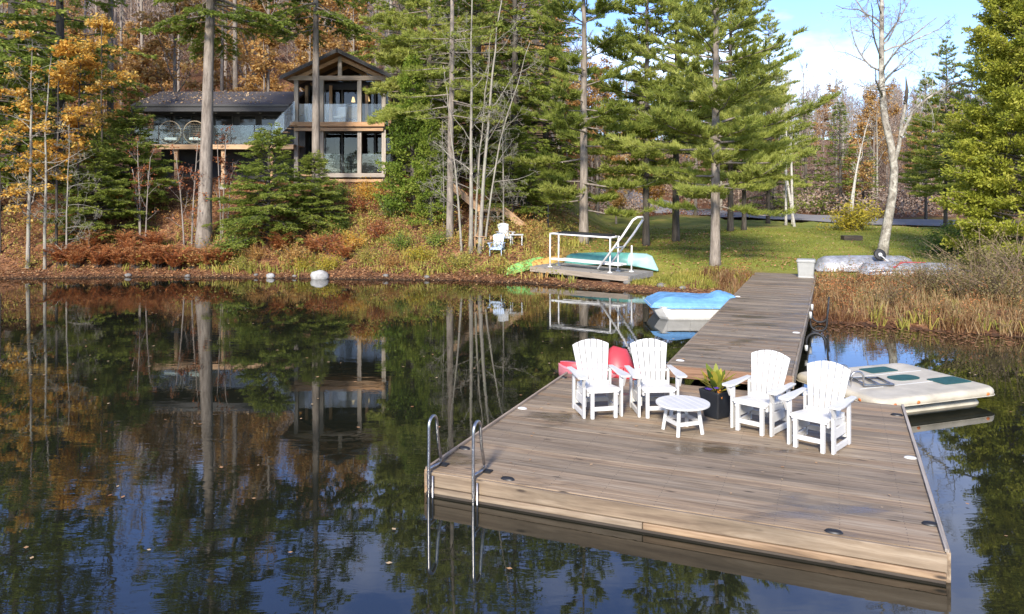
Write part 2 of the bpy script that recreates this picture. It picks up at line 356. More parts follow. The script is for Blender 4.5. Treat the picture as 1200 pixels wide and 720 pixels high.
M['twig'] = bark('grey_twig', (0.14, 0.115, 0.095), (0.28, 0.24, 0.205))
M['twig_warm'] = bark('tan_twig', (0.13, 0.085, 0.055), (0.30, 0.21, 0.14))
M['f_pine'] = foliage('white_pine_needles', [(0.13, 0.165, 0.026), (0.26, 0.31, 0.055), (0.40, 0.43, 0.095), (0.52, 0.52, 0.15)], trans=0.5)
M['f_hem'] = foliage('hemlock_needles', [(0.08, 0.115, 0.02), (0.165, 0.225, 0.036), (0.29, 0.34, 0.062), (0.39, 0.42, 0.09)], trans=0.5)
M['f_dark'] = foliage('dark_conifer_needles', [(0.014, 0.028, 0.012), (0.03, 0.062, 0.02), (0.062, 0.108, 0.034)])
M['f_cedar'] = foliage('cedar_sprays', [(0.13, 0.15, 0.018), (0.27, 0.30, 0.034), (0.41, 0.41, 0.055), (0.50, 0.46, 0.10)], trans=0.42)
M['f_cedarg'] = foliage('green_cedar_sprays', [(0.05, 0.09, 0.014), (0.14, 0.21, 0.026), (0.26, 0.32, 0.045), (0.36, 0.38, 0.07)], trans=0.42)
M['f_orange'] = foliage('orange_beech_leaves', [(0.28, 0.125, 0.04), (0.46, 0.25, 0.075), (0.58, 0.38, 0.13), (0.62, 0.47, 0.22)], trans=0.45)
M['f_gold'] = foliage('golden_leaves', [(0.45, 0.19, 0.03), (0.62, 0.33, 0.05), (0.70, 0.45, 0.09), (0.72, 0.55, 0.20)], trans=0.45)
M['f_rust'] = foliage('rust_red_leaves', [(0.10, 0.03, 0.018), (0.25, 0.075, 0.03), (0.38, 0.14, 0.05), (0.45, 0.24, 0.10)])
M['f_fern'] = foliage('rust_fern_fronds', [(0.27, 0.085, 0.035), (0.46, 0.17, 0.06), (0.57, 0.27, 0.10), (0.60, 0.38, 0.18)])
M['f_shrub'] = foliage('green_shrub_leaves', [(0.04, 0.085, 0.015), (0.11, 0.19, 0.03), (0.24, 0.30, 0.05), (0.42, 0.40, 0.08)])
M['f_yellow'] = foliage('yellow_shrub_leaves', [(0.20, 0.20, 0.03), (0.45, 0.37, 0.04), (0.60, 0.46, 0.06)])
M['f_weed'] = foliage('goldenrod_and_weeds', [(0.19, 0.215, 0.036), (0.34, 0.325, 0.062), (0.47, 0.39, 0.095), (0.48, 0.26, 0.085)])
M['f_tan'] = foliage('tan_marsh_grass', [(0.13, 0.06, 0.025), (0.25, 0.13, 0.055), (0.36, 0.22, 0.10), (0.42, 0.31, 0.16), (0.30, 0.28, 0.07)])
M['f_lawn'] = foliage('lawn_blades', [(0.12, 0.15, 0.022), (0.22, 0.245, 0.04), (0.36, 0.32, 0.07)])
M['f_litter'] = foliage('fallen_leaves', [(0.13, 0.055, 0.028), (0.29, 0.13, 0.055), (0.43, 0.24, 0.11), (0.50, 0.36, 0.21)], trans=0.1)
M['f_olive'] = foliage('olive_brown_shrub_leaves', [(0.07, 0.06, 0.025), (0.15, 0.13, 0.045), (0.24, 0.20, 0.08), (0.32, 0.24, 0.11)])
M['f_croton'] = foliage('croton_leaves', [(0.07, 0.13, 0.02), (0.26, 0.28, 0.04), (0.52, 0.42, 0.06), (0.55, 0.22, 0.05)])
M['f_petunia'] = foliage('violet_petals', [(0.10, 0.05, 0.35), (0.17, 0.09, 0.55)])
# ------------------------------------------------------------------ terrain
SHORE = np.array([(-400, 30.0), (-120, 28.0), (-60, 29.5), (-28, 30.6), (-20.6, 31.1), (-15, 31.7), (-10.4, 31.4), (-6, 30.9), (-2, 30.5), (0.8, 29.5), (3.1, 28.0), (4.8, 26.6), (7.1, 25.6), (7.9, 21.2), (9.9, 19.9), (12.0, 18.9), (15, 17.6), (20, 15.5), (30, 12.0), (60, 4.0), (120, -20.0), (400, -60.0)])
ROAD = np.array([(75, 20), (52, 40), (45, 46.5), (32, 57.5), (25, 66), (19.5, 76), (16, 95), (13, 116), (6, 150)], float)
def pl_dist(x, y, P):
    best = np.full(np.shape(x), 1e9)
    for a, b in zip(P[:-1], P[1:]):
        d = b - a; t = np.clip(((x - a[0]) * d[0] + (y - a[1]) * d[1]) / (d @ d), 0, 1)
        best = np.minimum(best, np.hypot(x - a[0] - t * d[0], y - a[1] - t * d[1]))
    return best
def sst(a, b, x):
    t = np.clip((x - a) / (b - a), 0, 1); return t * t * (3 - 2 * t)
def shore_d(x, y):
    ys = np.interp(x, SHORE[:, 0], SHORE[:, 1]); return np.where(y >= ys, 1, -1) * pl_dist(x, y, SHORE)
def wob(x, y):
    return (np.sin(x * 0.9 + 1.3 * np.sin(y * 0.7)) + np.sin(y * 1.1 + 1.7 * np.sin(x * 0.6 + 2)) + 0.6 * np.sin(2.3 * x + 1.9 * y) + 0.5 * np.sin(3.7 * x - 3.1 * y + 1)) / 3
def rightness(x, y): return sst(-2.5, 6.0, x - 0.06 * (y - 30))
HL = np.array([(-30, -2.5), (-4, -1.2), (-1, -0.35), (0, -0.02), (0.5, 0.16), (1.2, 0.32), (3, 1.35), (6, 2.6), (9, 3.6), (11, 4.0), (16, 4.5), (26, 6.2), (45, 11.5), (80, 22), (150, 40), (220, 46), (700, 48)])
HR = np.array([(-30, -2.5), (-4, -1.2), (-1, -0.3), (0, -0.02), (0.6, 0.13), (2, 0.34), (5, 0.58), (15, 0.80), (40, 1.05), (58, 1.3), (75, 2.8), (100, 6.5), (150, 14), (220, 18), (700, 20)])
def ground(x, y):
    x = np.asarray(x, float); y = np.asarray(y, float)
    d = shore_d(x, y); t = rightness(x, y)
    z = (1 - t) * np.interp(d, HL[:, 0], HL[:, 1]) + t * np.interp(d, HR[:, 0], HR[:, 1])
    amp = np.clip(np.abs(d) * 0.12, 0.03, 0.22) * (1 - 0.75 * t * (y < 60))
    w = 1 - sst(1.6, 3.6, np.hypot((x - 3.2) * 0.8, (y - 30.3)))      # the little dock lies on a flattened shelf
    return (z + wob(x, y) * amp) * (1 - w) + w * np.minimum(z + wob(x, y) * amp, 0.13 + 0.03 * wob(x * 2, y * 2))
def gz(x, y): return float(ground(np.array([x]), np.array([y]))[0])

def spaced(segs):
    out = [segs[0][0]]
    for a, b, s in segs:
        n = max(1, int(round((b - a) / s))); out += list(a + (b - a) * (np.arange(n) + 1) / n)
    return np.array(out)
gx = spaced([(-400, -120, 35), (-120, -45, 5), (-45, -26, 1.2), (-26, 26, 0.33), (26, 60, 1.4), (60, 130, 6), (130, 400, 35)])
gy = spaced([(-60, 8, 8), (8, 17, 1.2), (17, 46, 0.33), (46, 85, 1.0), (85, 180, 4), (180, 700, 40)])
GX, GY = np.meshgrid(gx, gy); GZ = ground(GX, GY)
rd = pl_dist(GX, GY, ROAD); GZ = GZ - 0.34 * (1 - sst(4.0, 5.2, rd))
nx, ny = len(gx), len(gy)
I = (np.arange(ny - 1)[:, None] * nx + np.arange(nx - 1)[None]).ravel()
V = np.stack([GX, GY, GZ], -1).reshape(-1, 3); F = np.stack([I, I + 1, I + nx + 1, I + nx], -1)
me = mesh_np('ground', V, [F], None, None, True)
dsh = shore_d(GX, GY)
lawn_mask = (rightness(GX, GY) * sst(2.6, 5.0, dsh + 0.8 * wob(GX * 0.8, GY * 0.8)) * (1 - sst(66, 74, GY + 0.45 * (GX - 20) + 2 * wob(GX * .5, GY * .5)))).ravel()
a = me.attributes.new('lawn', 'FLOAT', 'POINT'); a.data.foreach_set('value', lawn_mask.astype(np.float32))
a = me.attributes.new('shore', 'FLOAT', 'POINT'); a.data.foreach_set('value', dsh.ravel().astype(np.float32))
m, nt, b, L = NM('leaf_littered_ground')
gp = nd(nt, 'ShaderNodeNewGeometry')
n1 = nd(nt, 'ShaderNodeTexNoise', {'Scale': 2.2, 'Detail': 10.0, 'Roughness': 0.75}); L(gp.outputs['Position'], n1.inputs['Vector'])
n2 = nd(nt, 'ShaderNodeTexVoronoi', {'Scale': 9.0}); L(gp.outputs['Position'], n2.inputs['Vector'])
n3 = nd(nt, 'ShaderNodeTexNoise', {'Scale': 0.45, 'Detail': 6.0, 'Roughness': 0.65}); L(gp.outputs['Position'], n3.inputs['Vector'])
lit = ramp(nt, [(0.25, (0.045, 0.026, 0.016)), (0.45, (0.13, 0.06, 0.032)), (0.6, (0.22, 0.105, 0.05)), (0.75, (0.30, 0.17, 0.085))])
mxn = nd(nt, 'ShaderNodeMix', data_type='RGBA'); mxn.inputs['Factor'].default_value = 0.45
L(n1.outputs[0], mxn.inputs['A']); L(n2.outputs['Color'], mxn.inputs['B']); L(mxn.outputs['Result'], lit.inputs[0])
gr = ramp(nt, [(0.3, (0.15, 0.185, 0.03)), (0.5, (0.235, 0.25, 0.045)), (0.62, (0.31, 0.28, 0.065)), (0.75, (0.35, 0.26, 0.095))]); L(n3.outputs[0], gr.inputs[0])
n4 = nd(nt, 'ShaderNodeTexNoise', {'Scale': 11.0, 'Detail': 8.0, 'Roughness': 0.8}); L(gp.outputs['Position'], n4.inputs['Vector'])
g2 = nd(nt, 'ShaderNodeMix', data_type='RGBA', blend_type='MULTIPLY'); g2.inputs['Factor'].default_value = 1.0
r4 = ramp(nt, [(0.3, (0.55, 0.55, 0.5)), (0.7, (1.25, 1.25, 1.2))]); L(n4.outputs[0], r4.inputs[0]); L(gr.outputs[0], g2.inputs['A']); L(r4.outputs[0], g2.inputs['B'])
al = nd(nt, 'ShaderNodeAttribute', attribute_name='lawn'); ash = nd(nt, 'ShaderNodeAttribute', attribute_name='shore')
m1 = nd(nt, 'ShaderNodeMix', data_type='RGBA'); L(al.outputs['Fac'], m1.inputs['Factor']); L(lit.outputs[0], m1.inputs['A']); L(g2.outputs['Result'], m1.inputs['B'])
wetr = nd(nt, 'ShaderNodeMapRange', {'From Min': 0.05, 'From Max': 0.4}); L(ash.outputs['Fac'], wetr.inputs[0])
m2 = nd(nt, 'ShaderNodeMix', data_type='RGBA'); m2.inputs['A'].default_value = (0.035, 0.022, 0.014, 1); L(wetr.outputs[0], m2.inputs['Factor']); L(m1.outputs['Result'], m2.inputs['B'])
L(m2.outputs['Result'], b.inputs['Base Color']); b.inputs['Roughness'].default_value = 0.95; b.inputs['Specular IOR Level'].default_value = 0.2
bp = nd(nt, 'ShaderNodeBump', {'Strength': 0.6, 'Distance': 0.05}); L(n1.outputs[0], bp.inputs['Height']); L(bp.outputs[0], b.inputs['Normal'])
me.materials.append(m)
g_o = add_obj('ground', me); tag(g_o, 'leaf-littered wooded bank and mown lawn round the pond', kind='structure')

# water: dark, clear of wind, with faint ripples
m, nt, b, L = NM('dark_pond_water')
gp = nd(nt, 'ShaderNodeNewGeometry'); mp = nd(nt, 'ShaderNodeMapping', {'Scale': (0.7, 2.0, 1.0)}); L(gp.outputs['Position'], mp.inputs['Vector'])
n1 = nd(nt, 'ShaderNodeTexNoise', {'Scale': 2.6, 'Detail': 3.0, 'Roughness': 0.5, 'Distortion': 0.5}); L(mp.outputs[0], n1.inputs['Vector'])
n2 = nd(nt, 'ShaderNodeTexNoise', {'Scale': 0.35, 'Detail': 2.0}); L(gp.outputs['Position'], n2.inputs['Vector'])
r2 = ramp(nt, [(0.4, (0.08, 0.08, 0.08)), (0.65, (1, 1, 1))]); L(n2.outputs[0], r2.inputs[0])
mu = nd(nt, 'ShaderNodeMath', operation='MULTIPLY'); L(n1.outputs[0], mu.inputs[0]); L(r2.outputs[0], mu.inputs[1])
bp = nd(nt, 'ShaderNodeBump', {'Strength': 0.034, 'Distance': 0.05}); L(mu.outputs[0], bp.inputs['Height']); L(bp.outputs[0], b.inputs['Normal'])
b.inputs['Base Color'].default_value = (0.010, 0.011, 0.007, 1); b.inputs['Roughness'].default_value = 0.015; b.inputs['IOR'].default_value = 1.68
M['water'] = m
wx = spaced([(-400, -60, 80), (-60, 60, 10), (60, 400, 80)]); wy = spaced([(-60, 0, 20), (0, 40, 5)])
WX, WY = np.meshgrid(wx, wy); nx = len(wx); I = (np.arange(len(wy) - 1)[:, None] * nx + np.arange(nx - 1)[None]).ravel()
w_o = add_obj('water', mesh_np('water', np.stack([WX, WY, WX * 0], -1).reshape(-1, 3), [np.stack([I, I + 1, I + nx + 1, I + nx], -1)], None, M['water']))
tag(w_o, 'dark still pond water mirroring the trees and the sky', kind='structure')

# road
rp = []
for a_, b_ in zip(ROAD[:-1], ROAD[1:]):
    for k in range(8): rp.append(a_ + (b_ - a_) * k / 8)
rp = np.array(rp); rp = np.stack([np.convolve(np.pad(rp[:, k], 4, 'edge'), np.ones(9) / 9, 'valid') for k in range(2)], 1)
tn = np.gradient(rp, axis=0); tn /= np.linalg.norm(tn, axis=1, keepdims=True); sd = np.c_[tn[:, 1], -tn[:, 0]]
rows = []
for w in np.linspace(-2.7, 2.7, 9):
    q = rp + sd * w; rows.append(np.c_[q, ground(rp[:, 0], rp[:, 1]) + 0.06 - 0.004 * w * w + 0.05 * w])
R_ = np.array(rows).transpose(1, 0, 2); mb = MB(); mb.loft(R_, close=False, caps=False)
tag(mb.build('road', M['asphalt'], smooth=True), 'grey lane running past the far edge of the lawn', kind='structure')

# ------------------------------------------------------------------ plant builders
def frame_side(D, N):
    s_ = np.cross(D, N); return nrm(s_ + 1e-6)
def diamonds(P, D, N, Ln, W, mid=0.45):
    S_ = frame_side(D, N); Ln = np.asarray(Ln)[..., None]; W = np.asarray(W)[..., None]
    a = P; c = P + D * Ln; q = P + D * Ln * mid
    V = np.stack([a, q + S_ * W / 2, c, q - S_ * W / 2], 1).reshape(-1, 3)
    return V, np.arange(len(P) * 4).reshape(-1, 4)
def needles(P, D, Ln, W, rng):
    S_ = frame_side(D, rng.normal(size=P.shape)); Ln = np.asarray(Ln)[..., None]; W = np.asarray(W)[..., None]
    V = np.stack([P - S_ * W / 2, P + S_ * W / 2, P + D * Ln], 1).reshape(-1, 3)
    return V, np.arange(len(P) * 3).reshape(-1, 3)

def conifer(seed, H, z0, Lmax, r0, step=0.5, nb=4.5, el=(0, 35), droop=0.10, upturn=0.10, style='pine', bl_den=5.0, bl_len=0.38, bl_ang=(35, 70),
            sp=0.13, lL=0.15, lW=0.03, per=7, inner=0.3, shape=(0.75, 0.8), wav=0.04, lean=(0, 0), sparse=0.0, path=None, twig_w=True, up=0.4, zbot=-0.3):
    rng = np.random.default_rng(seed); mb = MB()
    zz = np.linspace(zbot, H, 26); px_ = np.cumsum(rng.normal(0, wav * 0.5, 26)) * np.linspace(0, 1, 26); py_ = np.cumsum(rng.normal(0, wav * 0.5, 26)) * np.linspace(0, 1, 26)
    tx = px_ + lean[0] * zz; ty = py_ + lean[1] * zz
    if path is not None:
        path = np.asarray(path, float); tx = tx + np.interp(zz, path[:, 0], path[:, 1])
    rr = r0 * np.clip(1 - zz / H, 0, 1) ** 0.75 + 0.015
    rr = rr * (1 + 0.3 * np.exp(-np.clip(zz, 0, None) / (r0 * 2.0)))
    mb.tube(np.c_[tx, ty, zz], rr, 10)
    Ps, Ds, Ts = [], [], []; z = z0
    while z < H - 0.1:
        rel = (z - z0) / (H - z0)
        prof = min(1.0, shape[0] + rel * 2.2) * (1 - rel) ** shape[1] + 0.06
        n = rng.poisson(nb - 1) + 1 if nb > 2 else int(nb)
        az0 = rng.uniform(0, 6.28)
        for k in range(n):
            if rng.random() < sparse: continue
            Lb = Lmax * prof * rng.uniform(0.55, 1.12)
            if Lb < 0.15: continue
            az = az0 + k * 6.283 / n + rng.normal(0, 0.3)
            e = math.radians(el[0] + (el[1] - el[0]) * rel + rng.normal(0, 6)); zb = z + rng.normal(0, step * 0.3)
            s = np.linspace(0, 1, 8); cx = np.interp(zb, zz, tx); cy = np.interp(zb, zz, ty)
            wig = np.cumsum(rng.normal(0, 0.03, 8)) * Lb
            hx = Lb * s * math.cos(e)
            bx_ = cx + hx * math.cos(az) - wig * math.sin(az); by_ = cy + hx * math.sin(az) + wig * math.cos(az)
            bz_ = zb + Lb * s * math.sin(e) - droop * Lb * s ** 2 + upturn * Lb * s ** 3
            B = np.c_[bx_, by_, bz_]
            mb.tube(B, np.linspace(0.010 + 0.012 * Lb, 0.005, 8), 4, cap=False)
            kb = max(3, int(Lb * bl_den * rng.uniform(0.8, 1.2)))
            sb = rng.uniform(inner, 1.0, kb) ** 0.9
            base = np.stack([np.interp(sb, s, B[:, q]) for q in range(3)], 1)
            sg = np.where(np.arange(kb) % 2 == 0, 1, -1) * np.radians(rng.uniform(*bl_ang, kb)); sg[sb > 0.95] *= 0.2
            th = az + sg
            dz = (bz_[-1] - bz_[3]) / max(Lb * 0.57, 0.1)
            D = nrm(np.c_[np.cos(th), np.sin(th), dz * 0.5 + rng.normal(0.02, 0.10, kb)])
            ln = bl_len * Lb ** 0.8 * (1.05 - 0.75 * sb) * rng.uniform(0.6, 1.25, kb) + 0.14
            if twig_w:
                for q in range(0, kb, 2):
                    if ln[q] > 0.35: mb.tube(np.stack([base[q], base[q] + D[q] * ln[q]]), (0.008, 0.004), 3, cap=False)
            J = np.maximum(2, (ln / sp).astype(int)); idx = np.repeat(np.arange(kb), J)
            t = (np.arange(len(idx)) - np.repeat(np.cumsum(J) - J, J) + 1) / np.repeat(J, J)
            P = base[idx] + D[idx] * (ln[idx] * t)[:, None]; P[:, 2] += (0.06 if style == 'pine' else -0.10) * ln[idx] * t ** 2
            Ps.append(P); Ds.append(D[idx]); Ts.append(np.full(len(P), rng.normal(0.5, 0.11)) + rng.normal(0, 0.10, len(P)) + 0.12 * (t - 0.5))
        z += step * rng.uniform(0.7, 1.3) * (1 if rel < 0.8 else 0.7)
    P = np.concatenate(Ps); D = np.concatenate(Ds); T = np.concatenate(Ts); n = len(P)
    P = np.repeat(P, per, 0); D = np.repeat(D, per, 0); T = np.repeat(T, per) + rng.normal(0, 0.07, n * per); N_ = len(P)
    if style == 'pine':
        P = P + rng.normal(0, 0.03, P.shape)
        D = nrm(D * 0.6 + rng.normal(0, 0.42, P.shape) + np.array([0, 0, up])); V, Fc = needles(P, D, lL * rng.uniform(0.7, 1.25, N_), lW * rng.uniform(0.7, 1.3, N_), rng)
    elif style == 'flat':
        P = P + rng.normal(0, 0.035, P.shape) * np.array([1, 1, 0.5])
        D = nrm(D + rng.normal(0, 0.55, P.shape) * np.array([1, 1, 0.35]) - np.array([0, 0, 0.22])); Nn = nrm(np.array([0, 0, 1.0]) + rng.normal(0, 0.75, P.shape))
        V, Fc = diamonds(P, D, Nn, lL * rng.uniform(0.6, 1.3, N_), lW * rng.uniform(0.7, 1.3, N_))
    else:
        P = P + rng.normal(0, 0.06, P.shape)
        D = nrm(D * 0.55 + rng.normal(0, 0.5, P.shape) + np.array([0, 0, up])); Nn = nrm(rng.normal(0, 1, P.shape) + np.array([0, -0.3, 0.3]))
        V, Fc = diamonds(P, D, Nn, lL * rng.uniform(0.6, 1.3, N_), lW * rng.uniform(0.7, 1.3, N_), 0.6)
    return mb, V, Fc, np.clip(T, 0, 1)

def decid(seed, H, r0, levels=3, limbs=14, kids=(7, 5), cstart=0.35, spread=(35, 65), ratio=(0.42, 0.45, 0.5), wander=0.10, tropism=0.10, path=None, sides=8, minr=0.006, stems=None, leaf=None, topl=1.0, twist=1.0, taper=0.8):
    """stems: list of (base xy, lean xy, H, r). leaf: dict(n, L, W, spread, prob, flat)"""
    rng = np.random.default_rng(seed); mb = MB(); tips = []
    def limb(p, d, Lb, r, lvl, npt):
        pts = [p]; dd = np.array(d, float)
        for i in range(npt):
            dd = nrm(dd + rng.normal(0, wander, 3) + np.array([0, 0, tropism * (0.6 if lvl > 1 else 1)])); pts.append(pts[-1] + dd * Lb / npt)
        pts = np.array(pts); rad = np.linspace(r, max(minr * 0.6, r * 0.3), npt + 1)
        mb.tube(pts, rad, {1: 5, 2: 4}.get(lvl, 3), cap=False)
        if lvl < levels:
            n = rng.poisson(kids[lvl - 1]); n = max(n, 2)
            for s in rng.uniform(0.25, 1.0, n):
                k = min(int(s * npt), npt - 1); f = s * npt - k; q = pts[k] * (1 - f) + pts[k + 1] * f; base = nrm(pts[k + 1] - pts[k])
                perp = nrm(np.cross(base, rng.normal(size=3))); an = math.radians(rng.uniform(*spread))
                limb(q, base * math.cos(an) + perp * math.sin(an), Lb * ratio[min(lvl, 2)] * rng.uniform(0.6, 1.2) * (1.15 - 0.5 * s), max(minr, rad[k] * 0.55), lvl + 1, 4 if lvl + 1 < levels else 3)
        if lvl >= levels - 0: tips.append(pts[1:])
    if stems is None: stems = [((0, 0), (0, 0), H, r0)]
    for (bx_, by_), (lx, ly), Hs, rs in stems:
        m_ = 16; zz = np.linspace(-0.25, Hs, m_); t = np.clip(zz / Hs, 0, 1)
        X = bx_ + lx * t * Hs * 0.5 * (1 + t) + np.cumsum(rng.normal(0, 0.012 * twist * Hs / 10, m_)) * t; Y = by_ + ly * t * Hs * 0.5 * (1 + t) + np.cumsum(rng.normal(0, 0.012 * twist * Hs / 10, m_)) * t
        if path is not None: X = X + np.interp(zz, [q[0] for q in path], [q[1] for q in path])
        rad = rs * (1 - t) ** taper + 0.012; rad = rad * (1 + 0.4 * np.exp(-np.clip(zz, 0, None) / (rs * 2.2)))
        T_ = np.c_[X, Y, zz]; mb.tube(T_, rad, sides)
        n = limbs
        for s in cstart + (1 - cstart) * (np.arange(n) + rng.uniform(0, 1, n)) / n:
            k = min(int(s * (m_ - 1)), m_ - 2); f = s * (m_ - 1) - k; q = T_[k] * (1 - f) + T_[k + 1] * f
            az = rng.uniform(0, 6.283); an = math.radians(rng.uniform(*spread) * (1.15 - 0.35 * s))
            d = np.array([math.cos(az) * math.sin(an), math.sin(az) * math.sin(an), math.cos(an)])
            limb(q, d, Hs * ratio[0] * topl * rng.uniform(0.55, 1.1) * (1.2 - 0.8 * s), max(minr * 2, np.interp(s, t, rad) * 0.45), 1, 6)
    V = Fc = T = None
    if leaf:
        tp = np.concatenate([t_ for t_ in tips if rng.random() < leaf.get('prob', 1.0)]) if tips else np.zeros((0, 3))
        if 'zmax' in leaf: tp = tp[tp[:, 2] < leaf['zmax']]
        if 'zmin' in leaf: tp = tp[tp[:, 2] > leaf['zmin']]
        n = leaf['n']; P = np.repeat(tp, n, 0); cl = np.repeat(rng.normal(0.5, 0.14, len(tp)), n)
        P = P + rng.normal(0, leaf['spread'], P.shape) * np.array([1, 1, leaf.get('flat', 0.5)])
        D = nrm(rng.normal(0, 1, P.shape) * np.array([1, 1, 0.5]) - np.array([0, 0, 0.25])); Nn = nrm(rng.normal(0, 0.6, P.shape) + np.array([0, -0.25, 0.9]))
        V, Fc = diamonds(P, D, Nn, leaf['L'] * rng.uniform(0.6, 1.3, len(P)), leaf['W'] * rng.uniform(0.7, 1.3, len(P)), 0.5)
        T = np.clip(cl + rng.normal(0, 0.16, len(P)), 0, 1)
    return mb, V, Fc, T

def tree(name, label, parts, wood_m, leaf_m, loc, rz=0.0, scale=1.0, group=None, cat='tree', crown='crown', trunk='trunk'):
    t = thing(name, label, cat, loc, rz, group); t.scale = (scale,) * 3
    mb, V, Fc, T = parts
    add_obj(trunk, mb.mesh(trunk, M[wood_m], True), t)
    if V is not None and len(V): add_obj(crown, mesh_np(crown, V, [Fc], [T], M[leaf_m]), t)
    return t
def spot(px, Y, dz=-0.05):
    X = px_x(px, Y); return (X, Y, gz(X, Y) + dz)
# ------------------------------------------------------------------ swim platform
ANG = math.radians(22.7); UV = np.array([math.sin(ANG), math.cos(ANG)]); VV = np.array([math.cos(ANG), -math.sin(ANG)])
DECK_Z = 0.274; FL = np.array([-1.0, 9.18]); PW, PD = 5.39, 5.19
rg = random.Random(5)
plat = thing('swim_platform', 'large square weathered timber swim platform carrying the white chairs', 'dock', (FL[0], FL[1], 0), -ANG)
bw = PD / 37
mb = MB(); mb.box((0, 0, 0), (PW - 0.012, bw - 0.004, 0.036)); pm = mb.mesh('plank', M['deck'])
for i in range(37):
    o = add_obj('plank', pm, plat); o.location = (PW / 2 + rg.uniform(-.004, .004), bw * (i + 0.5), DECK_Z - 0.018 + rg.uniform(-.002, .002)); o.rotation_euler = (rg.uniform(-.004, .004), 0, rg.uniform(-.0003, .0003))
def plat_part(name, mat, x0, x1, y0, y1, z0, z1, bevel=0.006):
    mb = MB(); mb.box((0, 0, 0), (x1 - x0, y1 - y0, z1 - z0)); o = mb.build(name, M[mat], plat, bevel=bevel); o.location = ((x0 + x1) / 2, (y0 + y1) / 2, (z0 + z1) / 2); return o
plat_part('front_fascia', 'fascia', -0.01, PW + 0.01, -0.045, -0.003, 0.105, DECK_Z - 0.004)
plat_part('bumper_timber', 'fascia', 0.02, PW * 0.48, -0.06, -0.006, 0.03, 0.098, 0.010)
plat_part('bumper_timber', 'fascia', PW * 0.48 + 0.006, PW + 0.004, -0.06, -0.006, 0.03, 0.098, 0.010)
plat_part('waterline_timber', 'darkwood', 0.0, PW, -0.045, 0.0, -0.25, 0.034)
plat_part('back_fascia', 'fascia', -0.01, PW + 0.01, PD + 0.003, PD + 0.045, -0.2, DECK_Z - 0.004)
for x0 in (-0.045, PW + 0.003):
    o = MB().box((0, 0, 0), (PD, 0.042, DECK_Z + 0.2)).build('side_fascia', M['fascia'], plat, bevel=0.006); o.location = (x0 + 0.021, PD / 2, (DECK_Z - 0.2) / 2); o.rotation_euler = (0, 0, math.pi / 2)
for x0 in (-0.03, PW - 0.004):
    o = MB().box((0, 0, 0), (PD, 0.034, 0.03)).build('edge_trim', M['greywood'], plat); o.location = (x0 + 0.017, PD / 2, DECK_Z + 0.017); o.rotation_euler = (0, 0, math.pi / 2)
plat_part('float_frame', 'darkwood', 0.05, PW - 0.05, 0.05, PD - 0.05, -0.2, 0.2, 0)
def to_plat(px, py):
    x, y = on_z(px, py, DECK_Z); d = np.array([x, y]) - FL; return float(d @ VV), float(d @ UV)
mb = MB(); mb.lathe([(0.0, 0.022), (0.035, 0.02), (0.055, 0.012), (0.062, 0.0)], 16, sx=1.25, sy=0.8); dl = mb.mesh('deck_light', M['white'], True)
mb = MB(); mb.lathe([(0.0, 0.026), (0.05, 0.022), (0.062, 0.008), (0.065, 0.0)], 16, sx=1.35, sy=0.7); db = mb.mesh('cleat', M['black'], True)
for (px, py, me_, nm) in [(612, 479, dl, 'deck_light'), (1067, 537, dl, 'deck_light'), (544, 526, db, 'cleat'), (595, 562, db, 'cleat'), (977, 624, db, 'cleat'), (1091, 615, db, 'cleat'), (1051, 487, db, 'cleat'), (659, 443, db, 'cleat')]:
    x, y = to_plat(px, py); o = add_obj(nm, me_, plat); o.location = (x, y, DECK_Z + 0.001)

# ------------------------------------------------------------------ long walkway
W0 = FL + VV * 1.79 + UV * (PD + 0.09); WZ, WW, WL = 0.575, 2.0, 16.1
walk = thing('dock_walkway', 'long narrow plank walkway running from the platform to the lawn', 'dock', (W0[0], W0[1], 0), -ANG)
nbw = 114; bw = WL / nbw
mb = MB(); mb.box((0, 0, 0), (WW, bw - 0.004, 0.036)); pm = mb.mesh('plank', M['walk'])
for i in range(nbw):
    o = add_obj('plank', pm, walk); o.location = (WW / 2 + rg.uniform(-.006, .006), bw * (i + 0.5), WZ - 0.018 + rg.uniform(-.003, .003)); o.rotation_euler = (rg.uniform(-.006, .006), 0, rg.uniform(-.001, .001))
def walk_part(name, mat, x0, x1, y0, y1, z0, z1, bevel=0.006, alongy=False):
    mb = MB(); sx, sy = x1 - x0, y1 - y0
    if alongy: sx, sy = sy, sx
    mb.box((0, 0, 0), (sx, sy, z1 - z0)); o = mb.build(name, M[mat], walk, bevel=bevel); o.location = ((x0 + x1) / 2, (y0 + y1) / 2, (z0 + z1) / 2)
    if alongy: o.rotation_euler = (0, 0, math.pi / 2)
walk_part('front_fascia', 'rustwood', -0.02, WW + 0.02, -0.05, -0.003, WZ - 0.20, WZ - 0.004)
for x0 in (-0.045, WW + 0.003): walk_part('side_fascia', 'walk', x0, x0 + 0.042, 0, WL, WZ - 0.22, WZ - 0.006, alongy=True)
for x0 in (0.3, 1.0, 1.66): walk_part('joist', 'darkwood', x0, x0 + 0.05, 0.05, WL - 0.1, WZ - 0.22, WZ - 0.04, 0, True)
for yy in (0.35, 3.4, 6.5, 9.6, 12.6):
    for x0 in (0.12, WW - 0.22):
        o = MB().tube([(0, 0, -0.9), (0, 0, WZ - 0.05)], 0.055, 10).build('pile', M['greywood'], walk, True); o.location = (x0 + 0.05, yy, 0)
x, y = on_z(797, 423, WZ); d = np.array([x, y]) - W0
for lx, ly in [(float(d @ VV), float(d @ UV)), (0.12, 9.2), (WW - 0.1, 4.0)]:
    o = add_obj('deck_light', dl, walk); o.location = (lx, ly, WZ + 0.002)

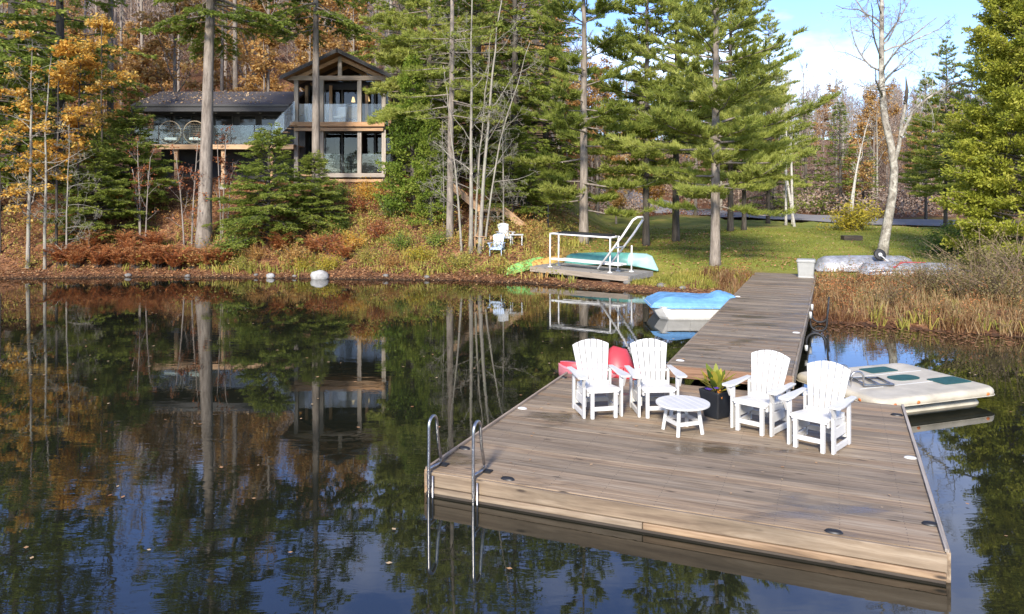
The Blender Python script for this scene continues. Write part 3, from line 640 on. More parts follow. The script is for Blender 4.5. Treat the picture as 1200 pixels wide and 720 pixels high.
# rubber mooring hoops on the right side of the walkway
def hoop(label, ly, flip):
    P = W0 + VV * (WW + 0.08) + UV * ly; t = thing('mooring_hoop', label, 'bumper', (P[0], P[1], 0), -ANG, 'rubber hoops on the walkway side')
    th = np.linspace(0, math.pi, 13)
    if flip: pts = [(0, 0, 0.05)] + [(0.19 - 0.19 * math.cos(a), 0, 0.30 + 0.19 * math.sin(a)) for a in th] + [(0.38, 0, 0.02)]
    else: pts = [(0, 0, 0.86), (0, 0, 0.5)] + [(0.19 - 0.19 * math.cos(a), 0, 0.22 - 0.17 * math.sin(a)) for a in th] + [(0.40, 0, 0.5), (0.42, 0.02, 0.74)]
    MB().tube(pts, 0.026, 8).build('hose', M['rubber'], t, True)
    MB().tube([(0, 0, 0.36), (0, 0, 0.52)] if not flip else [(0, 0, 0.1), (0, 0, 0.22)], 0.034, 10).build('clamp', M['greyplastic'], t, True)
hoop('upper black rubber hoop on the walkway side nearest the dock box', 8.9, False)
hoop('middle black rubber hoop hanging on the right side of the walkway', 7.5, False)
hoop('low arched black rubber hoop by the inflatable raft', 4.6, True)

# ------------------------------------------------------------------ swim ladder
lx0, ly0 = to_plat(507, 552); lx1, ly1 = to_plat(559, 560)
P = FL + VV * (lx0 + lx1) / 2
lad = thing('swim_ladder', 'steel swim ladder with two tall hoop handrails at the platform corner', 'ladder', (P[0], P[1], 0), -ANG)
hw = (lx1 - lx0) / 2
for s_ in (-hw, hw):
    th = np.linspace(0, math.pi, 11)
    pts = [(s_, -0.10, -0.75), (s_, -0.10, 0.2), (s_, -0.09, 0.80)] + [(s_, 0.005 - 0.095 * math.cos(a), 0.82 + 0.10 * math.sin(a)) for a in th] + [(s_, 0.13, 0.6), (s_, 0.20, DECK_Z + 0.10), (s_, 0.20, DECK_Z + 0.05), (s_, 0.13, DECK_Z + 0.035), (s_, -0.095, DECK_Z + 0.06)]
    hr = MB().tube(pts, 0.019, 8).build('handrail', M['steel'], lad, True)
    MB().box((s_ + 0.03, 0.21, DECK_Z + 0.012), (0.12, 0.09, 0.02)).build('foot_plate', M['black'], hr)
    MB().tube([(s_ + 0.045, -0.085, 0.25), (s_ + 0.045, -0.085, -0.6)], 0.012, 6).build('stay', M['steel'], lad, True)
for z in (-0.05, -0.32, -0.6): MB().box((0, -0.10, z), (2 * hw, 0.08, 0.025)).build('step', M['steel'], lad)

# ------------------------------------------------------------------ white glider chairs
def slat_outline(w0, w1, L0, c0, c1, top):
    """tapered back slat; top is a function of x giving the arched end"""
    n = 5; xs = np.linspace(c1 - w1 / 2, c1 + w1 / 2, n)
    return [(c0 - w0 / 2, 0), (c0 + w0 / 2, 0)] + [(x, top(x)) for x in xs[::-1]]
def glider(name, label, mat, loc, rz, group=None, rocker=True, scale=1.0):
    t = thing(name, label, 'chair', loc, rz, group); t.scale = (scale,) * 3; W_ = M[mat]
    def B(nm, c, d, R=None, bv=0.006): return MB().box(c, d, R).build(nm, W_, t, bevel=bv)
    for s in (-1, 1):
        B('front_leg', (s * 0.285, -0.25, 0.295), (0.035, 0.085, 0.59)); B('back_leg', (s * 0.285, 0.27, 0.295), (0.035, 0.075, 0.59))
        if rocker:
            B('floor_rail', (s * 0.285, 0.01, 0.055), (0.032, 0.44, 0.075)); B('side_board', (s * 0.245, 0.03, 0.215), (0.03, 0.50, 0.13))
            B('inner_leg', (s * 0.175, -0.315, 0.185), (0.05, 0.06, 0.37))
        B('seat_rail', (s * 0.225, 0.0, 0.335), (0.03, 0.58, 0.09), rotx(-0.10))
        o = [(-0.045, 0.36), (0.035, 0.36), (0.05, 0.1), (0.085, -0.2), (0.08, -0.36), (0.05, -0.385), (-0.05, -0.385), (-0.075, -0.35), (-0.07, -0.15), (-0.05, 0.1)]
        MB().prism(o, 0.026, None, (s * 0.325, 0.0, 0.604)).build('armrest', W_, t, bevel=0.006)
        arm = t.children[-1] if False else ALL_KIDS[t.name][-1]; MB().prism([(0, 0), (0.09, 0), (0.0, -0.14)], 0.03, np.array([[0, 0, 1.0], [-1, 0, 0], [0, 1, 0]]), (s * 0.305, -0.295, 0.589)).build('arm_bracket', W_, arm)
    if rocker:
        B('front_stretcher', (0, -0.315, 0.14), (0.30, 0.03, 0.06)); B('front_apron', (0, -0.32, 0.392), (0.46, 0.028, 0.045)); B('rear_stretcher', (0, 0.27, 0.12), (0.535, 0.03, 0.07))
    else: B('front_apron', (0, -0.30, 0.345), (0.53, 0.03, 0.10))
    for k in range(6):
        y = -0.295 + k * 0.092; B('seat_slat', (0, y, 0.418 - 0.010 * k - (0.0 if k else 0.008)), (0.50, 0.085, 0.024), rotx(-0.11 if k else 0.15))
    B('lap_board', (0, 0.30, 0.555), (0.64, 0.09, 0.028)); B('back_rail', (0, 0.205, 0.37), (0.50, 0.04, 0.10))
    R = rotx(math.radians(74)) ; n = 6; top = lambda x: 0.72 - 0.95 * x * x
    for k in range(n):
        c0 = (k - 2.5) * 0.068; c1 = (k - 2.5) * 0.098
        MB().prism(slat_outline(0.058, 0.087, 0, c0, c1, top), 0.022, R, (0, 0.155, 0.335)).build('back_slat', W_, t, bevel=0.004)
    R2 = rotx(math.radians(-16))
    B('back_brace', (0, 0.36, 0.86), (0.46, 0.025, 0.06), R2)
    return t
def face(dx, dy): return math.atan2(dx, -dy)
glider('glider_chair', 'leftmost white slatted glider chair, in front of the red boat', 'white', (1.27, 11.55, DECK_Z + 0.002), face(0.2, -0.98), 'white glider chairs')
glider('glider_chair', 'white slatted glider chair just left of the round side table', 'white', (2.12, 11.58, DECK_Z + 0.002), face(0.07, -1), 'white glider chairs')
glider('glider_chair', 'white slatted glider chair just right of the black planter', 'white', (3.46, 10.80, DECK_Z + 0.002), face(-0.68, -0.73), 'white glider chairs')
glider('glider_chair', 'white slatted glider chair nearest the camera, in front of the inflatable raft', 'white', (4.00, 10.10, DECK_Z + 0.002), face(-0.68, -0.73), 'white glider chairs')

# side table
tb = thing('side_table', 'low round white slatted side table between the chairs', 'table', (2.34, 10.62, DECK_Z + 0.002), 0.35)
nsl = 7; Rt = 0.365
for k in range(nsl):
    x0 = -Rt + 2 * Rt * k / nsl + 0.0025; x1 = -Rt + 2 * Rt * (k + 1) / nsl - 0.0025
    xs = np.linspace(x0, x1, 6); up = [(x, math.sqrt(max(0, Rt * Rt - x * x))) for x in xs]; dn = [(x, -y) for x, y in up]
    MB().prism(dn + up[::-1], 0.026, None, (0, 0, 0.395)).build('top_slat', M['white'], tb, bevel=0.004)
legp = []
for k in range(4):
    a = math.pi / 4 + k * math.pi / 2; c, s = math.cos(a), math.sin(a)
    MB().beam((0.21 * c, 0.21 * s, 0.38), (0.27 * c, 0.27 * s, 0.0), 0.045, 0.045, up=(c, s, 0.2)).build('leg', M['white'], tb, bevel=0.005); legp.append((0.245 * c, 0.245 * s, 0.16))
for k in range(4): MB().beam(legp[k], legp[(k + 1) % 4], 0.028, 0.05).build('stretcher', M['white'], tb)
MB().beam((-0.22, 0, 0.365), (0.22, 0, 0.365), 0.05, 0.032).build('top_batten', M['white'], tb); MB().beam((0, -0.22, 0.365), (0, 0.22, 0.365), 0.05, 0.032).build('top_batten', M['white'], tb)

# planter
pl = thing('planter', 'tapered black square planter between the table and the chairs', 'planter', (2.99, 11.33, DECK_Z + 0.002), 0.62)
mb = MB(); rings = []
for z, w in ((0.0, 0.125), (0.02, 0.135), (0.36, 0.185), (0.40, 0.19), (0.40, 0.165), (0.30, 0.155)):
    q = []
    for k in range(4):
        a = math.pi / 4 + k * math.pi / 2; cx, cy = w * math.sqrt(2) * math.cos(a), w * math.sqrt(2) * math.sin(a)
        q += [(cx * 0.93 - cy * 0.06 * -1 * 0, cy * 1.0 * 0.93 + 0, z)] if False else [(cx - 0.02 * np.sign(cx) * (k % 2 == 1), cy - 0.02 * np.sign(cy) * (k % 2 == 0), z), (cx - 0.02 * np.sign(cx) * (k % 2 == 0), cy - 0.02 * np.sign(cy) * (k % 2 == 1), z)]
    rings.append(q)
mb.loft(rings); mb.build('pot', M['planter'], pl, bevel=0.006)
MB().box((0, 0, 0.34), (0.32, 0.32, 0.02)).build('soil', M['pot_soil'], pl)
cr = CR = thing('potted_croton', 'croton with yellow, green and orange leaves growing in the black planter', 'plant', (2.99, 11.33, DECK_Z + 0.35))
rng = np.random.default_rng(3)
for k in range(44):
    a = rng.uniform(0, 6.28); e = rng.uniform(0.45, 1.45); r0_ = rng.uniform(0, .08); l_ = rng.uniform(0.20, 0.38)
    if k == 0: a, e, l_ = 0.2, 0.35, 0.34
    if k == 1: a, e, l_ = -1.5, -0.5, 0.26
    b0 = np.array([r0_ * math.cos(a), r0_ * math.sin(a), rng.uniform(0.0, 0.16) if k != 1 else 0.12]); d = np.array([math.cos(a) * math.cos(e), math.sin(a) * math.cos(e), math.sin(e)])
    sd_ = nrm(np.cross(d, (0, 0, 1))); w_ = l_ * 0.125; V = []
    for s, ww in ((0, 0.1), (0.3, 0.8), (0.55, 1.0), (0.8, 0.65), (1.0, 0.0)):
        c = b0 + d * l_ * s + np.array([0, 0, -0.10 * s * s * l_]); V += [c - sd_ * w_ * ww, c + np.array([0, 0, -0.012 * ww]), c + sd_ * w_ * ww]
    Fq = [(3 * i + j, 3 * i + j + 1, 3 * i + j + 4, 3 * i + j + 3) for i in range(4) for j in range(2)]
    t_ = 0.95 if k == 1 else (0.45 if k == 0 else rng.uniform(0.05, 0.85))
    add_obj('leaf', mesh_np('leaf', V, [np.array(Fq)], [np.full(8, t_)], M['f_croton'], True), cr)
MB().tube([(0, 0, -0.02), (0.01, 0, 0.2)], 0.012, 6).build('stem', M['twig'], cr)
P = []; 
for cx, cy in ((-0.16, -0.12), (-0.14, -0.15), (0.17, 0.02), (0.19, 0.06), (0.20, -0.02), (-0.05, -0.19), (0.15, 0.1)): P.append((cx, cy, rng.uniform(0.05, 0.10)))
mb = MB()
for p in P:
    for k in range(5):
        a = k * 1.2566; mb.prism([(0.0, 0.0), (0.035, -0.02), (0.048, 0.0), (0.035, 0.02)], 0.004, rotz(a) @ roty(-0.5), p)
o = mb.build('petunia', M['f_petunia']); o.location = (2.99, 11.33, DECK_Z + 0.36); tag(o, 'small violet flowers round the rim of the black planter', 'flowers')
for p in P: pass

# ------------------------------------------------------------------ child's red boat behind the platform
def hull_rings(Ln, Wd, Hh, n=15, m=13, blunt=0.35, rocker=0.12, sheer=0.10, flare=0.75, pw=2.2, stem=0.0):
    rings = []
    for i in range(n):
        t = -1 + 2 * i / (n - 1); w = Wd / 2 * max(0.02, (1 - abs(t) ** pw)) ** blunt; k = rocker * t * t * 1.0; top = Hh + sheer * abs(t) ** 2.5; k = k + (top - k) * stem * max(0.0, (abs(t) - 0.80) / 0.20) ** 2.2
        ring = []
        for j in range(m):
            a = math.pi * j / (m - 1); ring.append((t * Ln / 2, -w * math.cos(a) * (flare + (1 - flare) * (1 - math.sin(a))), k + (top - k) * (1 - math.sin(a) ** 0.6)))
        rings.append(ring)
    return rings
P0 = np.array([1.60, 14.2]); rb = thing('kids_boat', "child's red and pink plastic boat afloat behind the leftmost chairs", 'boat', (P0[0], P0[1], 0.02), -0.30)
rings = hull_rings(1.5, 0.70, 0.28, blunt=0.4, rocker=0.10, sheer=0.06)
MB().loft(rings, close=False, caps=False).build('hull', M['pink'], rb, True)
def deck_ring(rings, inset, dz):
    R = np.array(rings); Lr = R[:, 0]; Rr = R[:, -1]; c = (Lr + Rr) / 2
    return c + (Lr - c) * inset + [0, 0, dz], c + (Rr - c) * inset + [0, 0, dz]
a0, b0 = deck_ring(rings, 1.06, 0.0); a1, b1 = deck_ring(rings, 1.02, 0.03); a2, b2 = deck_ring(rings, 0.72, 0.02); a3, b3 = deck_ring(rings, 0.62, -0.13)
mb = MB(); mb.loft(np.stack([a2, a3, b3, b2], 1), close=False, caps=False); mb.build('well', M['red'], rb, True)
mb = MB(); mb.loft(np.stack([a0, a1, a2], 1), close=False, caps=False); mb.loft(np.stack([b2, b1, b0], 1), close=False, caps=False); mb.build('gunwale', M['pink'], rb, True)
mb = MB(); ss = []
for i, t in enumerate(np.linspace(0, 1, 9)):
    zz = 0.28 + 0.42 * math.sin(math.pi * t) ** 0.7; y = -0.32 + 0.64 * t
    ss.append([(0.34, y, 0.2), (0.18 , y * 0.92, zz - 0.03), (0.26, y, zz + 0.03), (0.50, y * 1.02, zz - 0.02), (0.70, y * 1.02, 0.2)])
mb.loft(ss, close=True); mb.build('seat_back', M['red'], rb, True)
for k in range(3): MB().box((0.34 + 0.12 * k, -0.33, 0.36), (0.085, 0.10, 0.10)).build('handgrip', M['red'], rb, bevel=0.015)
MB().box((0.15, 0.0, 0.22), (0.36, 0.44, 0.10)).build('seat', M['pink'], rb, bevel=0.03)

# ------------------------------------------------------------------ tarp-covered dinghy
bt = thing('covered_dinghy', 'small white dinghy under a blue tarpaulin moored by the walkway', 'boat', (5.15, 22.15, 0), -0.03)
Lb, Wb = 2.5, 1.75
def bring(scale, z): 
    pts = []
    for x, y in [(-1.0, -0.72), (-1.0, 0.62), (-0.78, 0.98), (0.7, 1.0), (1.0, 0.86), (1.0, -0.86), (0.7, -1.0), (-0.80, -1.0)]: pts.append((x * Lb / 2 * scale[0] + scale[2], y * Wb / 2 * scale[1], z))
    return pts
mb = MB(); mb.loft([bring((0.80, 0.80, 0.10), -0.12), bring((0.88, 0.90, 0.04), 0.06), bring((0.95, 0.96, 0.02), 0.22), bring((1.0, 1.0, 0), 0.36), bring((1.02, 1.03, 0), 0.37)]); mb.build('hull', M['hullwhite'], bt, bevel=0.02)
mb = MB(); nx_, ny_ = 25, 17; V = []
for j in range(ny_):
    for i in range(nx_):
        u = -1 + 2 * i / (nx_ - 1); v = -1 + 2 * j / (ny_ - 1)
        hw_ = 1.0 - 0.20 * max(0, -u - 0.6) / 0.4; x = u * Lb / 2 * 1.035; y = v * Wb / 2 * 1.05 * hw_
        e = min((1 - abs(u)) * 3.4, (1 - abs(v)) * 2.6, 1.0)
        ridge = 0.20 * math.exp(-((u - 0.55) / 0.22) ** 2) * math.exp(-((v + 0.25) / 0.35) ** 2) + 0.05 * math.exp(-((u + 0.45) / 0.35) ** 2) + 0.20 * math.exp(-((u - 0.86) / 0.10) ** 2) * (v > -0.6)
        z = 0.385 + (0.17 + ridge) * e ** 0.8 + (0.022 * abs(math.sin(5 * u + 3.2 * v)) + 0.018 * abs(math.sin(7 * v - 3.5 * u + 1)) - 0.03) * e
        if e == 0: z = 0.325
        V.append((x, y, z))
I_ = (np.arange(ny_ - 1)[:, None] * nx_ + np.arange(nx_ - 1)[None]).ravel(); mb.addarr(np.array(V), np.stack([I_, I_ + 1, I_ + nx_ + 1, I_ + nx_], -1)); mb.build('tarpaulin', M['tarp'], bt)
for u_ in (-0.7, -0.2, 0.3):
    MB().tube([(u_ * Lb / 2, -Wb / 2 * 1.045, 0.335), (u_ * Lb / 2 + 0.03, -Wb / 2 * 0.97, 0.20), (u_ * Lb / 2 + 0.05, -Wb / 2 * 0.9, 0.06)], 0.006, 4).build('tie_cord', M['whitepaint'], bt)
# mooring line of the dinghy
mb = MB(); mb.tube([(0.9, 0.2, 0.42), (1.2, 0.3, 0.42), (1.45, 0.35, 0.54)], 0.008, 5); mb.build('mooring_line', M['whitepaint'], bt)

# ------------------------------------------------------------------ inflatable raft
A_ = np.array([0.943, 0.333]); Bv = np.array([0.333, -0.943]); P0 = np.array([5.0, 13.97]); la, lb = 2.56, 2.06
c_ = P0 + A_ * la / 2 + Bv * lb / 2 + np.array([0.06, 0.06])
rf = thing('inflatable_raft', 'ivory inflatable swim raft with dark green pads beside the platform', 'raft', (c_[0], c_[1], -0.045), math.atan2(A_[1], A_[0]))
def rrect(hx, hy, r, z, n=6):
    out = []
    for cx, cy, a0_ in ((hx - r, hy - r, 0), (-hx + r, hy - r, 90), (-hx + r, -hy + r, 180), (hx - r, -hy + r, 270)):
        for k in range(n + 1):
            a = math.radians(a0_ + 90 * k / n); out.append((cx + r * math.cos(a), cy + r * math.sin(a), z))
    return out
mb = MB(); R = []
for k in range(9):
    a = -math.pi / 2 + math.pi * k / 8; ins = 0.075 * (1 - math.cos(a)); R.append(rrect(la / 2 - ins, lb / 2 - ins, 0.22 - ins * 0.6, 0.258 + 0.080 * math.sin(a)))
R.append(rrect(la / 2 - 0.2, lb / 2 - 0.2, 0.12, 0.336)); mb.loft(R); mb.build('top_mattress', M['inflate'], rf, True)
q_ = rrect(la / 2 + 0.001, lb / 2 + 0.001, 0.22, 0.215); MB().tube(q_ + q_[:1], 0.009, 5, cap=False).build('seam_tape', M['inflate'], rf, True)
for yy in (-0.34, 0.34): MB().box((0, yy, 0.3395), (la - 0.5, 0.012, 0.006)).build('top_seam', M['greyplastic'], rf)
mb = MB(); R = []
for k in range(7):
    a = -math.pi / 2 + math.pi * k / 6; ins = 0.16 + 0.07 * (1 - math.cos(a)); R.append(rrect(la / 2 - ins, lb / 2 - ins, 0.2, 0.055 + 0.1 * math.sin(a)))
R = [[(x, y, z - 0.03) for x, y, z in r_] for r_ in R]; mb.loft(R); mb.build('lower_tube', M['inflate'], rf, True)
for (cx, cy, sx, sy, rd_) in ((0.32, 0.62, 0.62, 0.34, 0.04), (0.28, 0.02, 0.58, 0.34, 0.16), (0.86, -0.40, 0.62, 0.40, 0.04)):
    mb = MB(); mb.prism([(x, y) for x, y, _ in rrect(sx / 2, sy / 2, min(rd_, sy / 2 - 0.001), 0)], 0.008, None, (cx, cy, 0.3425)); mb.build('pad', M['patch'], rf)
for cx, cy in ((-la / 2 + 0.02, lb / 2 - 0.30), (-la / 2 + 0.30, -lb / 2 + 0.004), (-0.5, -lb / 2 + 0.002), (la / 2 - 0.28, -lb / 2 + 0.003), (-la / 2 + 0.005, -0.6)):
    mb = MB(); mb.lathe([(0.0, 0.010), (0.022, 0.008), (0.027, 0.0), (0.02, -0.03)], 12, sx=1.4); mb.V = [v @ rotx(math.pi / 2).T for v in mb.V]
    o = mb.build('plug', M['orange'], rf, True); o.location = (cx, cy, 0.25); o.rotation_euler = (0, 0, 0 if cy < -0.9 else -math.pi / 2)
rl = thing('raft_ladder', 'bent grey boarding ladder lying on the inflatable raft', 'ladder', (c_[0] - 0.68, c_[1] - 0.30, 0.295), math.atan2(A_[1], A_[0]) - 0.25)
for s_ in (-0.24, 0.24):
    th = np.linspace(math.pi, 0, 9); pts = [(-0.30, s_, 0.0)] + [(-0.19 + 0.11 * math.cos(a), s_, 0.16 + 0.10 * math.sin(a)) for a in th] + [(-0.08, s_, 0.03), (0.45, s_, 0.03)]
    MB().tube(pts, 0.019, 8).build('rail', M['steel'], rl, True)
for x in (-0.02, 0.22, 0.45): MB().tube([(x, -0.24, 0.03), (x, 0.24, 0.03)], 0.019, 8).build('rung', M['steel'], rl, True)

# ------------------------------------------------------------------ dock box
e_ = W0 + VV * 1.72 + UV * 15.2
bx = thing('dock_box', 'off-white lidded storage box at the shore end of the walkway', 'box', (e_[0], e_[1], WZ + 0.003), -ANG)
mb = MB(); mb.loft([rrect(0.27, 0.27, 0.05, 0.0), rrect(0.25, 0.25, 0.05, 0.04), rrect(0.285, 0.285, 0.06, 0.52)]); mb.build('body', M['boxwhite'], bx)
mb = MB(); mb.loft([rrect(0.31, 0.31, 0.07, 0.523), rrect(0.315, 0.315, 0.07, 0.57), rrect(0.29, 0.29, 0.07, 0.61), rrect(0.1, 0.1, 0.05, 0.625)]); mb.build('lid', M['boxwhite'], bx)
# ------------------------------------------------------------------ small dock hauled out on the shore, with its frame
o0 = np.array([0.76, 31.0, 0.52]); o1 = np.array([4.25, 28.3, 0.43]); fx = nrm(o1 - o0); o2 = np.array([5.35, 29.72, 0.46]); fy = nrm(o2 - o1 - fx * ((o2 - o1) @ fx)); fz = np.cross(fx, fy)
sdk = thing('hauled_out_dock', 'small grey plank dock section resting on blocks at the shore', 'dock', tuple(o0)); DL, DD = float(np.linalg.norm(o1 - o0)), 1.85
Mx = Matrix(np.array([[*np.c_[fx, fy, fz][0], o0[0]], [*np.c_[fx, fy, fz][1], o0[1]], [*np.c_[fx, fy, fz][2], o0[2]], [0, 0, 0, 1]]).tolist())
sdk.matrix_world = Mx
mb = MB(); mb.box((0, 0, 0), (DL, DD / 15 - 0.008, 0.04)); pm = mb.mesh('plank', M['silverwood'])
for i in range(15): o = add_obj('plank', pm, sdk); o.location = (DL / 2 + rg.uniform(-.01, .01), (i + 0.5) * DD / 15, -0.02 + rg.uniform(-.002, .002))
MB().span(-0.01, DL + 0.01, -0.05, -0.004, -0.20, -0.006).build('front_fascia', M['silverwood'], sdk)
MB().span(DL + 0.004, DL + 0.05, 0, DD, -0.20, -0.006).build('end_fascia', M['silverwood'], sdk); MB().span(-0.05, -0.004, 0, DD, -0.20, -0.006).build('end_fascia', M['silverwood'], sdk)
for x in (0.45, 1.9, 3.45):
    for y in (0.15, 1.9): MB().box((x, min(y, 1.6), -0.36), (0.32, 0.28, 0.32)).build('block', M['darkwood'], sdk)
fr = thing('white_pipe_frame', 'white pipe dock frame with long bench plank and slanting handrails', 'dock frame'); fr.matrix_world = Mx @ Matrix.Translation((-0.05, 0, 0)) @ Matrix.Diagonal((1.18, 1.0, 1.18, 1.0))
def pipe(nm, pts, r=0.028): MB().tube(pts, r, 8).build(nm, M['whitepaint'], fr, True)
for x, y in ((0.62, 0.35), (0.62, 0.95), (2.95, 0.35), (2.95, 0.95), (3.35, 1.15)):
    pipe('upright', [(x, y, 0.0), (x, y, 1.12 if x < 3.3 else 0.85)]); MB().lathe([(0.0, 0.03), (0.075, 0.025), (0.085, 0.002)], 12, (x, y, 0)).build('foot', M['whitepaint'], fr, True)
pipe('top_rail', [(0.60, 0.35, 1.12), (3.0, 0.35, 1.12)]); pipe('top_rail', [(0.60, 0.95, 1.12), (3.0, 0.95, 1.12)])
pipe('cross_bar', [(0.62, 0.35, 1.12), (0.62, 0.95, 1.12)]); pipe('cross_bar', [(2.95, 0.35, 1.12), (2.95, 0.95, 1.12)])
MB().span(0.9, 2.85, 0.45, 0.92, 1.14, 1.20).build('bench_plank', M['black'], fr)
MB().span(0.64, 3.3, 0.40, 0.62, 0.24, 0.30).build('lower_plank', M['whitepaint'], fr); MB().span(0.9, 3.3, 0.78, 0.92, 0.24, 0.29).build('lower_plank', M['whitepaint'], fr)
for y in (0.25, 1.05): pipe('slanting_rail', [(2.55, y, 0.10), (3.45, y, 1.22), (3.80, y, 1.72)], 0.036)
pipe('rail_end', [(3.80, 0.25, 1.72), (3.86, 0.45, 1.80), (3.86, 0.85, 1.80), (3.80, 1.05, 1.72)], 0.036); pipe('cross_bar', [(3.1, 0.25, 0.8), (3.1, 1.05, 0.8)])

# ------------------------------------------------------------------ canoe and kayaks on the bank
def overturned(name, label, mat, loc, rz, Ln, Wd, Hh, sheer, tilt=0.0, pitch=0.0, inner=None, rocker=0.05, tipmat=None, cat='kayak', blunt=0.8):
    t = thing(name, label, cat, loc, rz); t.rotation_euler = (tilt, pitch, rz)
    R = np.array(hull_rings(Ln, Wd, Hh, 19, 13, blunt=blunt, rocker=rocker, sheer=sheer, flare=0.85, pw=1.9, stem=0.9)); R[:, :, 2] = Hh + sheer - R[:, :, 2]
    if tipmat is None: MB().loft(R, close=False, caps=False).build('hull', M[mat], t, True)
    else: MB().loft(R[:14], close=False, caps=False).build('hull', M[mat], t, True); MB().loft(R[13:], close=False, caps=False).build('bow', M[tipmat], t, True)
    if inner:
        Q = R.copy(); c = Q.mean(1, keepdims=True); Q = c + (Q - c) * 0.95; MB().loft(Q, close=False, caps=False).build('inside', M[inner], t, True)
        for e in (0, -1): MB().tube(R[:, e], 0.018, 5).build('gunwale', M[mat], t, True)
    else:
        Lr, Rr = R[:, 0], R[:, -1]; MB().loft(np.stack([Lr, (Lr + Rr) / 2 - [0, 0, 0.05], Rr], 1), close=False, caps=False).build('deck', M[mat], t, True)
    return t
cx, cy = px_x(714, 32.0), 32.0
overturned('canoe', 'overturned teal canoe behind the white pipe frame', 'teal', (cx, cy, gz(cx, cy) + 0.08), -0.42, 4.1, 0.9, 0.40, 0.34, 0.10, -0.03, 'canoein', 0.06, 'tealpale', 'canoe', 0.55)
cx, cy = px_x(639, 32.2), 32.2
overturned('kayak', 'amber overturned kayak beside the small grey dock', 'yellow', (cx, cy, gz(cx, cy) + 0.02), 0.72, 2.5, 0.64, 0.28, 0.05, 0.05, -0.10)
cx, cy = px_x(617, 31.7), 31.7
overturned('kayak', 'lime green overturned kayak on the leafy bank', 'green', (cx, cy, gz(cx, cy) + 0.02), 0.85, 2.5, 0.66, 0.30, 0.05, 0.05, -0.13)

# aluminium boats under the bare tree
cx, cy = 13.0, 28.6
overturned('aluminium_boat', 'overturned aluminium boat at the foot of the bare tree', 'alu', (cx, cy, gz(cx, cy)), 0.02, 3.7, 1.35, 0.52, 0.03, 0.0, 0.0, None, 0.03, None, 'boat', 0.28)
cx, cy = 13.9, 27.0
t = overturned('aluminium_boat', 'lower aluminium boat with a red strap lying in the tan grass', 'alu', (cx, cy, gz(cx, cy)), -0.10, 3.5, 1.2, 0.40, 0.03, 0.08, 0.02, None, 0.03, None, 'boat', 0.30)
MB().beam((-0.75, -0.45, 0.30), (-0.35, -0.10, 0.44), 0.09, 0.03).build('strap', M['red'], t); MB().beam((-0.35, -0.10, 0.44), (0.45, 0.0, 0.435), 0.06, 0.02).build('strap', M['red'], t)
MB().beam((-1.6, -0.62, 0.25), (1.9, -0.62, 0.30), 0.03, 0.05).build('rub_rail', M['alu'], t)
wx_, wy_ = px_x(1031, 27.9), 27.9; wz_ = gz(wx_, wy_)
dly = thing('boat_dolly', 'black wheeled boat dolly with white axle propped on the aluminium boat', 'dolly', (wx_, wy_, wz_))
mb = MB(); prof = [(0.07, -0.05), (0.17, -0.055), (0.205, -0.04), (0.215, 0), (0.205, 0.04), (0.17, 0.055), (0.07, 0.05)]; mb.lathe(prof, 28); mb.V = [v @ rotx(math.pi / 2 - 0.3).T + np.array([0, 0, 0.62]) for v in mb.V]; mb.build('tyre', M['rubber'], dly, True)
mb = MB(); mb.lathe([(0.0, -0.045), (0.075, -0.045), (0.075, 0.045), (0.0, 0.045)], 20); mb.V = [v @ rotx(math.pi / 2 - 0.3).T + np.array([0, 0, 0.62]) for v in mb.V]; mb.build('hub', M['greyplastic'], dly)
MB().tube([(0, -0.04, 0.62), (0.10, -0.75, 0.32)], 0.022, 8).build('axle', M['whitepaint'], dly)
MB().tube([(0.1, -0.6, 0.0), (0.06, -0.45, 0.44)], 0.02, 8).build('prop', M['alu'], dly)

# low dark slab on the lawn, rocks
sx_, sy_ = px_x(998, 41.5), 41.5
tag(MB().span(-0.5, 0.5, -0.25, 0.25, -0.05, 0.24).build('fire_pit', M['darkwood'], bevel=0.03), 'low dark timber fire pit surround alone on the lawn', 'fire pit').location = (sx_, sy_, gz(sx_, sy_))
def rock(label, X, Y, s, mat='rock', seed=0):
    r_ = np.random.default_rng(seed); mb = MB(); rings = []
    for i in range(8):
        a = math.pi * i / 7; rr_ = max(0.02, math.sin(a)); rings.append([(s[0] * rr_ * math.cos(b) * (1 + r_.normal(0, .09)), s[1] * rr_ * math.sin(b) * (1 + r_.normal(0, .09)), s[2] * (-math.cos(a)) * (1 + r_.normal(0, .06))) for b in np.linspace(0, 6.283, 12, endpoint=False)])
    o = mb.loft(rings).build('boulder', M[mat], None, True); o.location = (X, Y, max(gz(X, Y), -0.05) + s[2] * 0.35); tag(o, label, 'rock')
rock('large pale boulder at the water edge below the house', px_x(373, 31.0), 31.15, (0.36, 0.28, 0.26), 'conc', 1)
rock('small grey stone left of the pale boulder', px_x(316, 31.4), 31.5, (0.18, 0.15, 0.13), 'conc', 2)
for k, (px, Y, s) in enumerate([(452, 31.1, .13), (300, 31.7, .10), (220, 31.75, .12), (500, 30.9, .12), (735, 28.3, .14), (775, 27.4, .16), (800, 26.9, .12), (150, 31.8, .14), (345, 31.45, .09)]):
    X = px_x(px, Y); r_o = rock(['little stone at the leafy shoreline'][0], X, Y, (s, s * .8, s * .6), 'rock', 10 + k)
for o in list(COL.objects):
    if o.get('label') == 'little stone at the leafy shoreline': o['group'] = 'little shoreline stones'

